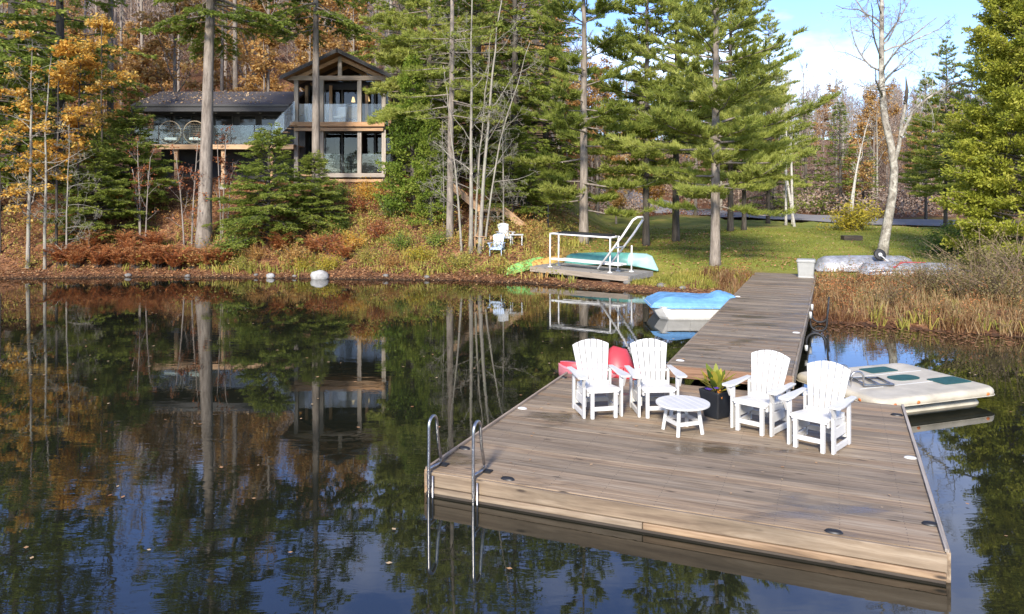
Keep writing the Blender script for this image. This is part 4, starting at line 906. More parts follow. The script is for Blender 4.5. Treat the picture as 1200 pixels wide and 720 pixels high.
# ------------------------------------------------------------------ chairs and table below the stairs
def shore_chair(label, mat, px, Y, rz):
    X = px_x(px, Y); return glider('garden_chair', label, mat, (X, Y, gz(X, Y) - 0.01), rz, 'garden chairs on the bank', rocker=False, scale=0.88)
shore_chair('pale blue slatted garden chair on the bank', 'blue', 582.5, 32.6, face(-0.25, -1))
shore_chair('grey slatted garden chair behind the pale blue one', 'greyplastic', 592, 33.3, face(0.35, -1))
shore_chair('natural wood slatted garden chair left of the pale blue one', 'cedarwood', 566, 33.0, face(0.8, -0.6))
X, Y = px_x(605, 33.2), 33.2
t = thing('garden_table', 'small grey low table right of the garden chairs', 'table', (X, Y, gz(X, Y) - 0.01))
for k in range(5): MB().box((0, -0.2 + 0.1 * k, 0.45), (0.6, 0.09, 0.03)).build('top_slat', M['greyplastic'], t)
for a in (-1, 1):
    for b_ in (-1, 1): MB().box((a * 0.24, b_ * 0.18, 0.22), (0.05, 0.05, 0.43)).build('leg', M['greyplastic'], t)

# ------------------------------------------------------------------ timber stairs on the bank
st = thing('timber_stairs', 'timber stairs with black railing coming down the leafy bank', 'stairs', (px_x(600, 36), 36, gz(px_x(600, 36), 36)))
def at(px, py, Y): return np.array([px_x(px, Y), Y, py_z(py, Y)])
def bm(nm, a, b_, w, h, mat='cedarwood'):
    d = b_ - a; l = float(np.linalg.norm(d)); q = MB().box((0, 0, 0), (l, w, h)).build(nm, M[mat], st); q.location = Vector((a + b_) / 2) - st.location
    q.rotation_euler = (0, -math.atan2(d[2], math.hypot(d[0], d[1])), math.atan2(d[1], d[0])); return q
for Y in (35.4, 36.5):
    bm('stringer', at(586, 243, 35.9) * [1, 0, 1] + [0, Y, 0], at(632, 279, 35.9) * [1, 0, 1] + [0, Y, 0], 0.07, 0.30)
    bm('landing_beam', at(560, 245, 35.9) * [1, 0, 1] + [0, Y + 0.02, 0], at(587, 245, 35.9) * [1, 0, 1] + [0, Y + 0.02, 0], 0.07, 0.20)
    bm('upper_stringer', at(516, 206, 35.9) * [1, 0, 1] + [0, Y + 0.04, 0], at(563, 246, 35.9) * [1, 0, 1] + [0, Y + 0.04, 0], 0.07, 0.28)
for px in (563, 584):
    for Y in (35.5, 36.4):
        q = MB().box((0, 0, 0), (1.7, 0.13, 0.13)).build('post', M['cedarwood'], st); a_ = at(px, 262, 35.9); q.location = Vector((a_[0], Y, a_[2] - 0.05)) - st.location; q.rotation_euler = (0, math.pi / 2, 0)
for k in range(9):
    f = (k + 0.5) / 9; a_ = at(587 + 44 * f, 241 + 36 * f, 35.9); q = MB().box((0, 0, 0), (1.05, 0.27, 0.04)).build('tread', M['cedarwood'], st); q.location = Vector((a_[0], 35.95, a_[2])) - st.location; q.rotation_euler = (0, 0, math.pi / 2)
for k in range(9):
    f = (k + 0.5) / 9; a_ = at(518 + 44 * f, 206 + 38 * f, 35.9); q = MB().box((0, 0, 0), (1.05, 0.27, 0.04)).build('tread', M['cedarwood'], st); q.location = Vector((a_[0], 35.95, a_[2])) - st.location; q.rotation_euler = (0, 0, math.pi / 2)
q = MB().span(-0.55, 0.55, -0.5, 0.5, -0.02, 0.02).build('landing', M['cedarwood'], st); a_ = at(573, 241, 35.95); q.location = Vector(a_) - st.location
for Y in (36.55,):
    for k in range(15):
        f = k / 14; a_ = at(594 + 38 * f, 247 + 30 * f, 35.9); w_ = 0.025 if k in (0, 7, 14) else 0.011
        MB().tube([(0, 0, 0), (0, 0, 1.15)], w_, 5).build('baluster', M['black'], st).location = Vector((a_[0], Y, a_[2])) - st.location
    a_ = at(594, 247, 35.9); b_ = at(632, 277, 35.9); a_[1] = b_[1] = Y; a_[2] += 1.15; b_[2] += 1.15
    MB().tube([a_ - np.array(st.location), b_ - np.array(st.location)], 0.025, 6).build('handrail', M['black'], st)
for Y in (35.45, 36.5):
    MB().tube([(0, 0, 0), (0, 0, 1.1)], 0.03, 6).build('baluster', M['black'], st).location = Vector((px_x(642, 35.9), Y, gz(px_x(642, 35.9), Y) - 0.05)) - st.location

# ------------------------------------------------------------------ the house
HY = 42.0
def hx(px, Y=HY): return (px - 600) * Y / FPX
def hz(py, Y=HY): return py_z(py, Y)
hs = thing('house', 'dark lakeside house with glazed timber gable among the trees', 'house', (hx(400), HY, gz(hx(400), HY)))
def HB(nm, mat, x0, x1, y0, y1, z0, z1, parent=None, bevel=0, rot=None):
    """box with its length along local x, so timber grain follows it"""
    d = [x1 - x0, y1 - y0, z1 - z0]; c = Vector(((x0 + x1) / 2, (y0 + y1) / 2, (z0 + z1) / 2)); ax = int(np.argmax(d)); par = parent or hs
    off = Vector(hs.location)
    q = MB().box((0, 0, 0), (d[ax], d[1] if ax != 1 else d[0], d[2] if ax != 2 else d[0])).build(nm, M[mat], par, bevel=bevel)
    q.location = c - off - (Vector(par.location) if parent else Vector((0, 0, 0)))
    q.rotation_euler = (0, 0, math.pi / 2) if ax == 1 else ((0, math.pi / 2, 0) if ax == 2 else (0, 0, 0))
    return q
PX = [hx(347.5), hx(377.2), hx(421.5), hx(450)]
z_tie = hz(92); z_up = hz(145); z_lo = hz(205)
for x in PX:
    HB('post', 'greywood', x - 0.11, x + 0.11, HY - 0.11, HY + 0.11, gz(x, HY) - 0.3, z_tie - 0.12)
    HB('rear_post', 'cedarwood', x - 0.08, x + 0.08, HY + 2.0, HY + 2.16, z_up + 0.02, z_tie - 0.12)
HB('tie_beam', 'greywood', hx(338), hx(462), HY - 0.14, HY + 0.14, z_tie - 0.118, z_tie + 0.12)
zp = hz(59.5); xr = hx(398.6); xl = hx(332.5); xrr = 2 * xr - xl; ze = hz(91.5)
HB('king_post', 'greywood', xr - 0.10, xr + 0.10, HY - 0.10, HY + 0.10, z_tie + 0.122, zp - 0.32)
def slab(nm, mat, a, b_, th, y0, y1, dz=0.0, par=None):
    """sloping slab between (x,z) points a and b_, from y0 to y1"""
    a = np.array(a, float); b_ = np.array(b_, float); d = nrm(b_ - a); n = np.array([-d[1], d[0]]); n = n if n[1] > 0 else -n
    Q = [a, b_, b_ - n * th, a - n * th]; V = [(q[0], y, q[1] + dz) for y in (y0, y1) for q in Q]
    mb = MB(); mb.add(np.array(V) - np.array(hs.location), [(0, 1, 2, 3), (7, 6, 5, 4), (0, 4, 5, 1), (1, 5, 6, 2), (2, 6, 7, 3), (3, 7, 4, 0)]); return mb.build(nm, M[mat], par or hs)
for (xa, za) in ((xl, ze), (xrr, ze)):
    rf_ = slab('roof_slope', 'roof', (xa, za), (xr, zp), 0.10, HY - 0.75, HY + 7.5)
    slab('barge_board', 'siding', (xa, za - 0.085), (xr, zp - 0.085), 0.12, HY - 0.78, HY - 0.72, 0.0, rf_)
    slab('soffit', 'cedarwood', (xa + (0.1 if xa < xr else -0.1), za - 0.10), (xr, zp - 0.125), 0.04, HY - 0.70, HY + 2.2)
    slab('rafter', 'cedarwood', (xa + (0.5 if xa < xr else -0.5), za - 0.02), (xr, zp - 0.30), 0.20, HY - 0.08, HY + 0.08)
    slab('rear_rafter', 'cedarwood', (xa + (0.9 if xa < xr else -0.9), za - 0.02), (xr, zp - 0.45), 0.16, HY + 2.0, HY + 2.12)
# gable glazing and the set-back wall
mb = MB(); mb.prism([(xl + 0.9, z_tie + 0.12), (xrr - 0.9, z_tie + 0.12), (xr, zp - 0.45)], 0.02, np.array([[1, 0, 0], [0, 0, -1], [0, 1, 0]]), (0, HY + 2.3, 0)); mb.build('gable_pane', M['window'], hs, world=True)
WY = HY + 2.45
HB('back_wall', 'siding', PX[0] - 0.1, PX[3] + 0.1, WY + 2.6, WY + 2.8, 3.2, zp - 0.8)
HB('side_wall', 'siding', PX[0] - 0.15, PX[0] - 0.02, WY + 0.05, HY + 7, 3.2, z_tie - 0.1); HB('side_wall', 'siding', PX[3] + 0.02, PX[3] + 0.15, HY + 2.2, HY + 7, 3.2, z_tie - 0.1)
for (z0, z1, nm) in ((z_lo + 0.06, z_up - 0.34, 'lower'), (z_up + 0.06, z_tie - 0.30, 'upper')):
    HB('wall_head', 'siding', PX[0], PX[3], WY, WY + 0.15, z1, z1 + 0.34)
    xs_ = np.linspace(PX[0], PX[3], 6)
    for k in range(5):
        fr_ = HB('window', 'black', xs_[k] + 0.0, xs_[k] + 0.06, WY, WY + 0.08, z0, z1)
        pn = MB().box((0, 0, 0), (xs_[k + 1] - xs_[k] - 0.07, 0.02, z1 - z0)).build('pane', M['window'], hs); pn.location = Vector(((xs_[k] + xs_[k + 1]) / 2 + 0.03, WY + 0.04, (z0 + z1) / 2)) - hs.location; pn.parent = fr_; pn.matrix_parent_inverse = fr_.matrix_basis.inverted()
    HB('floor', 'cedarwood', PX[0] + 0.05, PX[3] - 0.05, HY + 0.2, WY + 2.55, z0 - 0.12, z0 - 0.03)
for px in (392, 424): HB('curtain', 'curtain', hx(px, WY + 0.8), hx(px + 5, WY + 0.8), WY + 0.6, WY + 0.7, z_up + 0.1, z_tie - 0.5)
HB('curtain', 'curtain', hx(394, WY + 0.8), hx(398, WY + 0.8), WY + 0.6, WY + 0.7, z_lo + 0.4, z_up - 0.5)
# floor edge beams
for z0, z1, y, mat, x0, x1 in ((hz(149), hz(143.8), HY - 0.30, 'cedarwood', hx(342), hx(452)), (hz(154), hz(150.2), HY - 0.16, 'cedarwood', hx(346), hx(450)), (hz(208), hz(203.2), HY - 0.24, 'greywood', hx(372), hx(452)), (hz(213.6), hz(210.2), HY - 0.16, 'cedarwood', hx(372), hx(450))):
    HB('edge_beam', mat, x0, x1, y - 0.12, y + 0.06, z0, z1)
# glass balustrades between the posts
for a_, b_ in zip(PX[:-1], PX[1:]):
    for z0 in (z_up + 0.05, z_lo + 0.12):
        if z0 < z_up and a_ == PX[0]: continue
        p_ = MB().box((0, 0, 0), (b_ - a_ - 0.26, 0.015, 1.0)).build('balustrade_pane', M['glass_pale' if z0 > z_up and b_ != PX[3] else 'glass'], hs); p_.location = Vector(((a_ + b_) / 2, HY + 0.0, z0 + 0.52)) - hs.location
# lamps and furniture seen behind the glass
for px, py in ((414, 117), (431, 116)):
    MB().lathe([(0.05, 0.16), (0.12, -0.14), (0.10, -0.15), (0.03, 0.14)], 14, (0, 0, 0)).build('lamp_shade', M['lamp'], hs, True).location = Vector((hx(px, WY + 1.2), WY + 1.2, hz(py, WY + 1.2))) - hs.location
def deck_chair(label, X, Y, z, rz, mat):
    t = thing('porch_chair', label, 'chair', (X, Y, z), rz, 'porch chairs')
    MB().box((0, 0, 0.42), (0.55, 0.52, 0.10)).build('seat', M[mat], t, bevel=0.03); MB().box((0, 0.26, 0.72), (0.55, 0.10, 0.62), rotx(-0.15)).build('backrest', M[mat], t, bevel=0.04)
    for a in (-1, 1):
        for b_ in (-1, 1): MB().tube([(a * 0.22, b_ * 0.2, 0.0), (a * 0.22, b_ * 0.2, 0.38)], 0.02, 6).build('leg', M['black'], t)
deck_chair('tan upholstered chair behind the upper balcony glass', hx(415, HY + 1.2), HY + 1.2, z_up + 0.03, 0.3, 'rattan')
deck_chair('white cushioned chair on the upper balcony behind the glass', hx(398, HY + 1.2), HY + 1.2, z_up + 0.03, -0.3, 'cushion')

# low wing with deck
YE = 41.2; xw0, xw1 = hx(154, YE), PX[0] + 0.05; zE = hz(122.5, YE); YR = 44.6; zR = hz(107.5, YR)
def quadslab(nm, mat, P4, th):
    P4 = np.array(P4, float); V = np.vstack([P4, P4 - [0, 0, th]]) - np.array(hs.location); mb = MB(); mb.add(V, [(0, 1, 2, 3), (7, 6, 5, 4), (0, 4, 5, 1), (1, 5, 6, 2), (2, 6, 7, 3), (3, 7, 4, 0)]); return mb.build(nm, M[mat], hs)
quadslab('wing_roof_slope', 'roof', [(xw0, YE, zE), (xw1 - 0.2, YE, zE), (xw1 - 0.2, YR, zR), (xw0, YR, zR)], 0.10)
quadslab('wing_roof_slope', 'roof', [(xw0, YR + 0.004, zR), (xw1 - 0.2, YR + 0.004, zR), (xw1 - 0.2, 49, zE), (xw0, 49, zE)], 0.10)
HB('fascia_board', 'siding', xw0, xw1 - 0.2, YE - 0.05, YE - 0.004, zE - 0.38, zE - 0.03)
HB('gutter', 'black', xw0, xw1 - 0.2, YE - 0.12, YE - 0.052, zE - 0.12, zE - 0.02)
HB('soffit', 'siding', xw0 + 0.05, xw1 - 0.2, YE, 43.5, zE - 0.36, zE - 0.32)
zD = hz(169.5, 41.4)
HB('wing_wall', 'siding', xw0 + 0.5, xw1, 43.6, 43.8, 3.6, zE - 0.36); HB('wing_end_wall', 'siding', xw0 + 0.5, xw0 + 0.7, 43.81, 48.5, 4.5, zE - 0.2)
for k, px in enumerate((190, 214, 262, 290, 316)):
    x = hx(px, 43.5); fr_ = MB().box((0, 0, 0), (1.0, 0.05, 1.65)).build('window_frame', M['black'], hs); fr_.location = Vector((x, 43.565, zD + 0.95)) - hs.location
    pn = MB().box((0, 0, 0), (0.88, 0.02, 1.53)).build('window_pane', plain('dark_glass_%d' % k, (0.02, 0.022, 0.025), 0.06) if k == 0 else bpy.data.materials['dark_glass_0'], fr_); pn.location = (0, -0.03, 0)
for k in range(7):
    o = MB().lathe([(0.0, -0.04), (0.06, -0.035), (0.07, 0.0)], 10).build('downlight', M['greyplastic'], hs, True); o.location = Vector((hx(175 + 26 * k, 42), 42.0, zE - 0.37)) - hs.location
HB('deck_beam', 'cedarwood', hx(150, 41.3), xw1, 41.2, 41.3, zD - 0.26, zD - 0.02)
for i in range(16):
    y0 = 41.32 + i * 0.142; HB('deck_plank', 'greywood', hx(150, 41.3), xw1, y0, y0 + 0.135, zD - 0.04, zD)
for px in (163, 207, 262, 318): x = hx(px, 41.5); HB('deck_post', 'cedarwood', x - 0.09, x + 0.09, 41.4, 41.58, gz(x, 41.5) + 0.05, zD - 0.26); HB('post_footing', 'conc', x - 0.2, x + 0.2, 41.3, 41.7, gz(x, 41.5) - 0.5, gz(x, 41.5) + 0.12)
for k in range(6):
    x0 = hx(158 + 28 * k, 41.35); x1 = hx(158 + 28 * (k + 1), 41.35)
    p_ = MB().box((0, 0, 0), (x1 - x0 - 0.06, 0.014, 0.98)).build('balustrade_pane', M['glass'], hs); p_.location = Vector(((x0 + x1) / 2, 41.35, zD + 0.53)) - hs.location
    HB('balustrade_post', 'black', x0 - 0.02, x0 + 0.02, 41.33, 41.37, zD, zD + 1.05)
# stair flight with glass sides between wing deck and gable
for k in range(6): HB('stair_tread', 'cedarwood', hx(322 + 4 * k, 41.2), hx(328 + 4 * k, 41.2), 40.75, 41.18, zD + 0.02 + 0.19 * k, zD + 0.07 + 0.19 * k)
for px0 in (322, 334):
    d0 = hz(165 - (px0 - 322) * 1.0, 40.8); Q = [(hx(px0, 40.7), d0), (hx(px0 + 11.5, 40.7), d0 + 0.55), (hx(px0 + 11.5, 40.7), d0 + 1.55), (hx(px0, 40.7), d0 + 1.0)]
    mb = MB(); mb.prism(Q, 0.015, np.array([[1, 0, 0], [0, 0, -1], [0, 1, 0]]), (0, 40.7, 0)); mb.build('stair_pane', M['glass_pale'], hs, world=True)
def egg_chair(label, px):
    X = px_x(px, 41.95); t = thing('egg_chair', label, 'chair', (X, 41.95, zD), 0, 'round rattan chairs on the deck')
    a = np.linspace(0, 2 * math.pi, 33); MB().tube(np.c_[0.60 * np.cos(a), -0.2 + 0 * a, 0.66 + 0.62 * np.sin(a)], 0.028, 6, cap=False).build('hoop', M['rattan'], t, True)
    for k in range(9):
        f = (k - 4) / 5.2; w_ = math.sqrt(max(0, 1 - f * f)); b_ = np.linspace(0, math.pi, 13); MB().tube(np.c_[0.6 * w_ * np.cos(b_), -0.2 + 0.55 * w_ * np.sin(b_), np.full(13, 0.66 + 0.62 * f)], 0.012, 4).build('woven_rib', M['rattan'], t)
    for k in range(7):
        f = (k - 3) / 4.2; w_ = math.sqrt(max(0, 1 - f * f)); b_ = np.linspace(-math.pi / 2, math.pi / 2, 11); MB().tube(np.c_[np.full(11, 0.6 * f), -0.2 + 0.55 * w_ * np.cos(b_), 0.66 + 0.62 * w_ * np.sin(b_)], 0.012, 4).build('woven_rib', M['rattan'], t)
    MB().box((0.05, 0.0, 0.32), (0.7, 0.5, 0.16)).build('cushion', M['cushion'], t, bevel=0.05)
    for s in (-0.25, 0.25): MB().tube([(s, -0.15, 0.0), (s, 0.0, 0.16)], 0.02, 6).build('leg', M['black'], t)
egg_chair('left round rattan egg chair on the deck of the low wing', 201); egg_chair('round rattan egg chair half hidden by the tall trunk', 230)
# ------------------------------------------------------------------ trees that can be told apart
def place(name, label, parts, wm, lm, px, Y, rz=0.0, scale=1.0, group=None, **k):
    return tree(name, label, parts, wm, lm, spot(px, Y), rz, scale, group, **k)
pineA = conifer(11, 15.5, 2.35, 4.4, 0.185, step=0.74, nb=4.7, el=(-2, 38), droop=0.20, upturn=0.30, bl_den=9.0, bl_len=0.40, per=13, lL=0.21, lW=0.032, sp=0.11, inner=0.18, up=0.65, lean=(0.0, 0.0))
T_pineA = place('pine_tree', 'bright white pine standing alone on the lawn left of the walkway', pineA, 'bark_pine', 'f_pine', 838, 30.6, 0.4)
pineB = conifer(23, 15.0, 1.9, 4.2, 0.20, step=1.05, nb=4.2, el=(-6, 34), droop=0.18, upturn=0.30, bl_den=9.5, bl_len=0.40, per=13, lL=0.22, lW=0.034, sp=0.115, inner=0.28, up=0.6, lean=(0.018, 0), sparse=0.1)
T_pineB = place('pine_tree', 'layered white pine with leaning trunk behind the white pipe frame', pineB, 'bark_pine', 'f_pine', 684, 35.0, 1.2)
pineC = conifer(31, 19.0, 3.8, 4.2, 0.18, step=0.60, nb=4.6, el=(-4, 36), droop=0.12, upturn=0.14, bl_den=7.0, bl_len=0.42, per=8, lL=0.23, lW=0.06, sp=0.15)
T_pineC = place('pine_tree', 'tall white pine behind the lone lawn pine', pineC, 'bark_dark', 'f_pine', 792, 41.5, 0.0, group='pines behind the lawn')
for k, (px, Y, sc, lb) in enumerate([(757, 39.5, 0.92, 'slim pine right of the leaning layered pine'), (856, 50, 1.0, 'left of two close pines at the back of the lawn'), (872, 51, 0.8, 'right of two close pines at the back of the lawn')]):
    copy_tree(T_pineC, spot(px, Y), 1.1 * k + 0.7, sc, lb, 'pines behind the lawn')
# pine boughs right of the house
pineD = conifer(41, 15.5, 4.0, 4.2, 0.17, step=0.55, nb=4.8, el=(-10, 34), droop=0.16, upturn=0.12, bl_den=8.0, bl_len=0.42, per=9, lL=0.21, lW=0.05, sp=0.125)
T_pineD = place('pine_tree', 'soft pine arching over the right end of the house', pineD, 'bark_pine', 'f_pine', 503, 38.6, 2.0)
T_d2 = place('pine_tree', 'slim grey pine with dead lower branches right of the cedar', conifer(43, 16.5, 5.2, 3.0, 0.15, step=0.6, nb=4, el=(-8, 34), droop=0.14, upturn=0.12, bl_den=4.8, per=7, lL=0.18, lW=0.04, sp=0.15, lean=(0.012, 0)), 'bark_pine', 'f_pine', 527, 33.6, 0.6)
# tall conifers with bare boles in front of the house
hemA = conifer(51, 19.5, 9.9, 3.7, 0.31, step=0.40, nb=4.6, el=(-8, 30), droop=0.20, upturn=0.04, style='flat', bl_den=8.0, bl_len=0.42, sp=0.10, lL=0.15, lW=0.055, per=6, wav=0.02, lean=(0.025, 0))
T_hemA = place('hemlock_tree', 'tall straight trunk in front of the low dark wing', hemA, 'bark_pine', 'f_hem', 239, 34.4, 0.3)
hemB = conifer(52, 17.5, 9.0, 3.2, 0.215, step=0.45, nb=4.4, el=(-12, 30), droop=0.22, upturn=0.04, style='flat', bl_den=8.0, bl_len=0.42, sp=0.11, lL=0.15, lW=0.055, per=6, wav=0.02, lean=(-0.004, 0))
T_hemB = place('hemlock_tree', 'straight grey trunk standing against the glazed gable', hemB, 'bark_pine', 'f_hem', 370.5, 38.2, 1.3)
gold2 = decid(96, 8.0, 0.045, twist=3.0, levels=3, limbs=13, kids=(6, 4), cstart=0.25, spread=(55, 85), ratio=(0.32, 0.40, 0.5), wander=0.12, tropism=0.02, minr=0.006, leaf=dict(n=7, L=0.13, W=0.09, spread=0.12, prob=0.45, flat=0.35, zmin=2.0))
T_gold2 = place('maple_sapling', 'golden maple sapling left of the house deck', gold2, 'bark_dark', 'f_gold', 92, 34.0, 0.0)
hemS = conifer(53, 5.5, 0.3, 2.7, 0.09, step=0.27, nb=4.6, el=(4, 48), droop=0.20, upturn=0.0, style='flat', bl_den=8.5, bl_len=0.44, sp=0.085, lL=0.13, lW=0.045, per=6, shape=(0.9, 0.55), inner=0.2)
T_hemS = place('hemlock_sapling', 'bushy green hemlock in front of the gable and the stair', hemS, 'bark_dark', 'f_hem', 314, 34.2, 0.9, 0.88)
copy_tree(T_hemS, spot(368, 35.2), 2.4, 0.62, 'small hemlock beside the bushy one at the foot of the gable', 'hemlock saplings')
copy_tree(T_hemS, spot(112, 34.6), 0.5, 0.75, 'dark hemlock left of the house deck', 'hemlock saplings')
copy_tree(T_gold2, spot(66, 33.4), 4.4, 1.1, 'golden maple sapling between the thin stems and the deck', 'golden saplings')
copy_tree(T_gold2, spot(120, 36.5), 0.6, 1.15, 'golden maple sapling nearest the end of the deck', 'golden saplings')
copy_tree(T_hemS, spot(152, 37.0), 1.9, 0.9, 'hemlock in the shade under the end of the deck', 'hemlock saplings')
copy_tree(T_hemS, spot(600, 36.6), 4.2, 0.75, 'small hemlock above the garden chairs', 'hemlock saplings')
# arborvitae by the house and at the right edge
cedA = conifer(61, 7.6, 0.2, 1.75, 0.12, step=0.17, nb=4.6, el=(5, 60), droop=0.10, upturn=0.12, style='fan', bl_den=8.0, bl_len=0.42, sp=0.11, lL=0.15, lW=0.075, per=4, shape=(0.9, 0.55), inner=0.35, up=0.15)
T_cedA = place('cedar_tree', 'yellow-green cedar close to the right corner of the house', cedA, 'bark_dark', 'f_cedarg', 484, 36.4, 0.0, 0.93)
copy_tree(T_cedA, spot(505, 35.0), 2.2, 0.62, 'short cedar leaning out below the house cedar', 'cedars right of the house')
cedB = conifer(62, 12.8, 0.25, 2.75, 0.24, step=0.15, nb=6.4, el=(4, 58), droop=0.14, upturn=0.14, style='fan', bl_den=8.0, bl_len=0.36, sp=0.12, lL=0.13, lW=0.055, per=8, shape=(0.9, 0.42), inner=0.45, up=0.05, twig_w=False)
T_cedB = place('cedar_tree', 'large golden-green cedar at the right edge of the lawn', cedB, 'bark_pine', 'f_cedar', 1210, 28.0, 1.0)
# big bare maple with S-shaped bole
maple = decid(75, 15.0, 0.185, levels=4, limbs=24, kids=(6, 6, 4), cstart=0.46, spread=(45, 85), ratio=(0.30, 0.42, 0.48), wander=0.16, tropism=0.06, minr=0.006, twist=0.2, taper=0.75,
              path=[(-0.3, -0.08), (0, 0), (1.0, 0.12), (1.9, 0.30), (3.0, 0.48), (4.1, 0.52), (5.0, 0.32), (5.9, 0.1), (7.4, -0.05), (15, 0.0)], sides=12)
T_maple = place('maple_tree', 'large bare maple with crooked pale trunk behind the aluminium boats', maple, 'bark_lichen', None, 1034, 33.0, 0.0)
# its broken fork and long drooping limb
mb = MB(); rng = np.random.default_rng(8)
def zig(P, r0_, r1_, n=5): P = np.asarray(P, float); mb.tube(P, np.linspace(r0_, r1_, len(P)), n, cap=False)
def mpt(px, py, Y=33.0): return (px_x(px, Y) - T_maple.location.x, Y - 33.0, py_z(py, Y) - T_maple.location.z)
zig([mpt(1046, 196), mpt(1053, 175, 32.8), mpt(1056, 150, 32.6), mpt(1062, 118, 32.5)], 0.095, 0.06, 8)
zig([mpt(1056, 160, 32.6), mpt(1070, 130, 32.4), mpt(1086, 116, 32.2), mpt(1112, 100, 31.9), mpt(1140, 92, 31.6), mpt(1168, 88, 31.2), mpt(1200, 92, 30.8)], 0.07, 0.028, 6)
for k in range(26):
    f = rng.uniform(0, 1); p = np.array([np.interp(f, [0, .25, .5, .75, 1], c) for c in zip(mpt(1066, 135, 32.5), mpt(1086, 116, 32.2), mpt(1112, 100, 31.9), mpt(1140, 92, 31.6), mpt(1168, 88, 31.2))])
    up_ = rng.random() < 0.45; l_ = rng.uniform(0.8, 2.6); q = [p]
    d = nrm(np.array([rng.normal(0, .5), rng.normal(0, .4), 1.0 if up_ else 0.3]))
    for i in range(6): d = nrm(d + rng.normal(0, .18, 3) + np.array([0, 0, 0.0 if up_ else -0.38])); q.append(q[-1] + d * l_ / 6)
    zig(q, 0.02, 0.006, 4)
    for i in (2, 3, 4, 5):
        d2 = nrm(d + rng.normal(0, .7, 3)); zig([q[i], q[i] + d2 * 0.3, q[i] + d2 * 0.6 + rng.normal(0, .1, 3)], 0.008, 0.004, 3)
add_obj('broken_fork', mb.mesh('broken_fork', M['bark_lichen'], True), T_maple)
o = MB().tube([mpt(1061, 122, 32.5), mpt(1063, 106, 32.5), mpt(1061.5, 90, 32.5)], [0.08, 0.07, 0.012], 7).build('charred_stub', M['bark_dark'], T_maple, True)
# birches
birch = decid(81, 10.5, 0.085, levels=3, limbs=16, kids=(5, 4), cstart=0.45, spread=(25, 50), ratio=(0.25, 0.45, 0.5), wander=0.09, tropism=0.10, minr=0.007)
T_b = place('birch_tree', 'leftmost slim white birch at the back of the lawn', birch, 'bark_birch', None, 921, 56.0, 0.2, 1.0, 'white birches at the back of the lawn')
copy_tree(T_b, spot(929, 57.5), 1.9, 1.12, 'middle slim white birch at the back of the lawn', 'white birches at the back of the lawn', ry=0.03)
copy_tree(T_b, spot(931, 55.0), 3.1, 1.06, 'right slim white birch leaning right at the back of the lawn', 'white birches at the back of the lawn', ry=0.15)
lb_ = decid(83, 7.8, 0.12, levels=3, limbs=9, kids=(4, 3), cstart=0.6, spread=(25, 60), ratio=(0.22, 0.45, 0.5), stems=[((0, 0), (0.19, 0), 7.4, 0.085), ((0.22, 0.1), (0.12, 0), 5.2, 0.06)])
place('birch_tree', 'double-stemmed leaning white birch above the yellow bush', lb_, 'bark_birch', None, 994, 52.0, 0.0)
# multi-stemmed bare clump right of the house
rng = np.random.default_rng(9)
clump = decid(91, 11, 0.09, levels=4, limbs=10, kids=(5, 3, 3), cstart=0.22, spread=(35, 75), ratio=(0.24, 0.5, 0.5), wander=0.12, tropism=0.03, minr=0.006,
              twist=3.2, taper=1.15, stems=[((-0.55, 0.1), (-0.10, 0), 8.0, 0.045), ((-0.15, 0), (0.02, 0), 13.5, 0.085), ((0.0, 0.2), (0.05, 0.04), 9.5, 0.045), ((0.22, -0.05), (0.09, 0), 13.0, 0.08), ((0.40, 0.15), (0.19, 0.02), 9.0, 0.04)])
place('beech_clump', 'clump of pale bare stems beside the garden chairs', clump, 'bark_pale', None, 556, 32.8, 0.0)
# two thin stems with golden layers at the left edge
gold = decid(95, 9.0, 0.07, levels=3, limbs=15, kids=(6, 4), cstart=0.22, spread=(55, 85), ratio=(0.30, 0.40, 0.5), wander=0.12, tropism=0.02, minr=0.006, twist=2.6,
             stems=[((-0.3, 0), (0.02, 0), 9.6, 0.075), ((0.35, 0.1), (0.005, 0), 9.0, 0.06)], leaf=dict(n=7, L=0.13, W=0.085, spread=0.11, prob=0.22, flat=0.4, zmin=1.0))
place('maple_sapling', 'pair of thin pale stems with golden leaf layers at the left edge', gold, 'bark_pale', 'f_gold', 41, 32.3, 0.0)
copy_tree(T_gold2, spot(0, 33.2), 2.0, 1.0, 'golden maple sapling cut by the left edge', 'golden saplings')
arch = decid(98, 6.0, 0.03, twist=4.0, taper=1.1, levels=3, limbs=20, kids=(8, 5), cstart=0.12, spread=(60, 95), ratio=(0.30, 0.42, 0.5), wander=0.14, tropism=-0.02, minr=0.006)
T_arch = place('bare_sapling', 'bare sapling with grey arching twigs right of the two thin stems', arch, 'bark_pale', None, 78, 32.6, 0.0, 1.0, 'bare arching saplings')
copy_tree(T_arch, spot(590, 34.4), 0.8, 0.95, 'bare arching sapling right of the pale stem clump', 'bare arching saplings')
copy_tree(T_arch, spot(520, 34.6), 3.0, 0.8, 'bare arching sapling left of the pale stem clump', 'bare arching saplings')
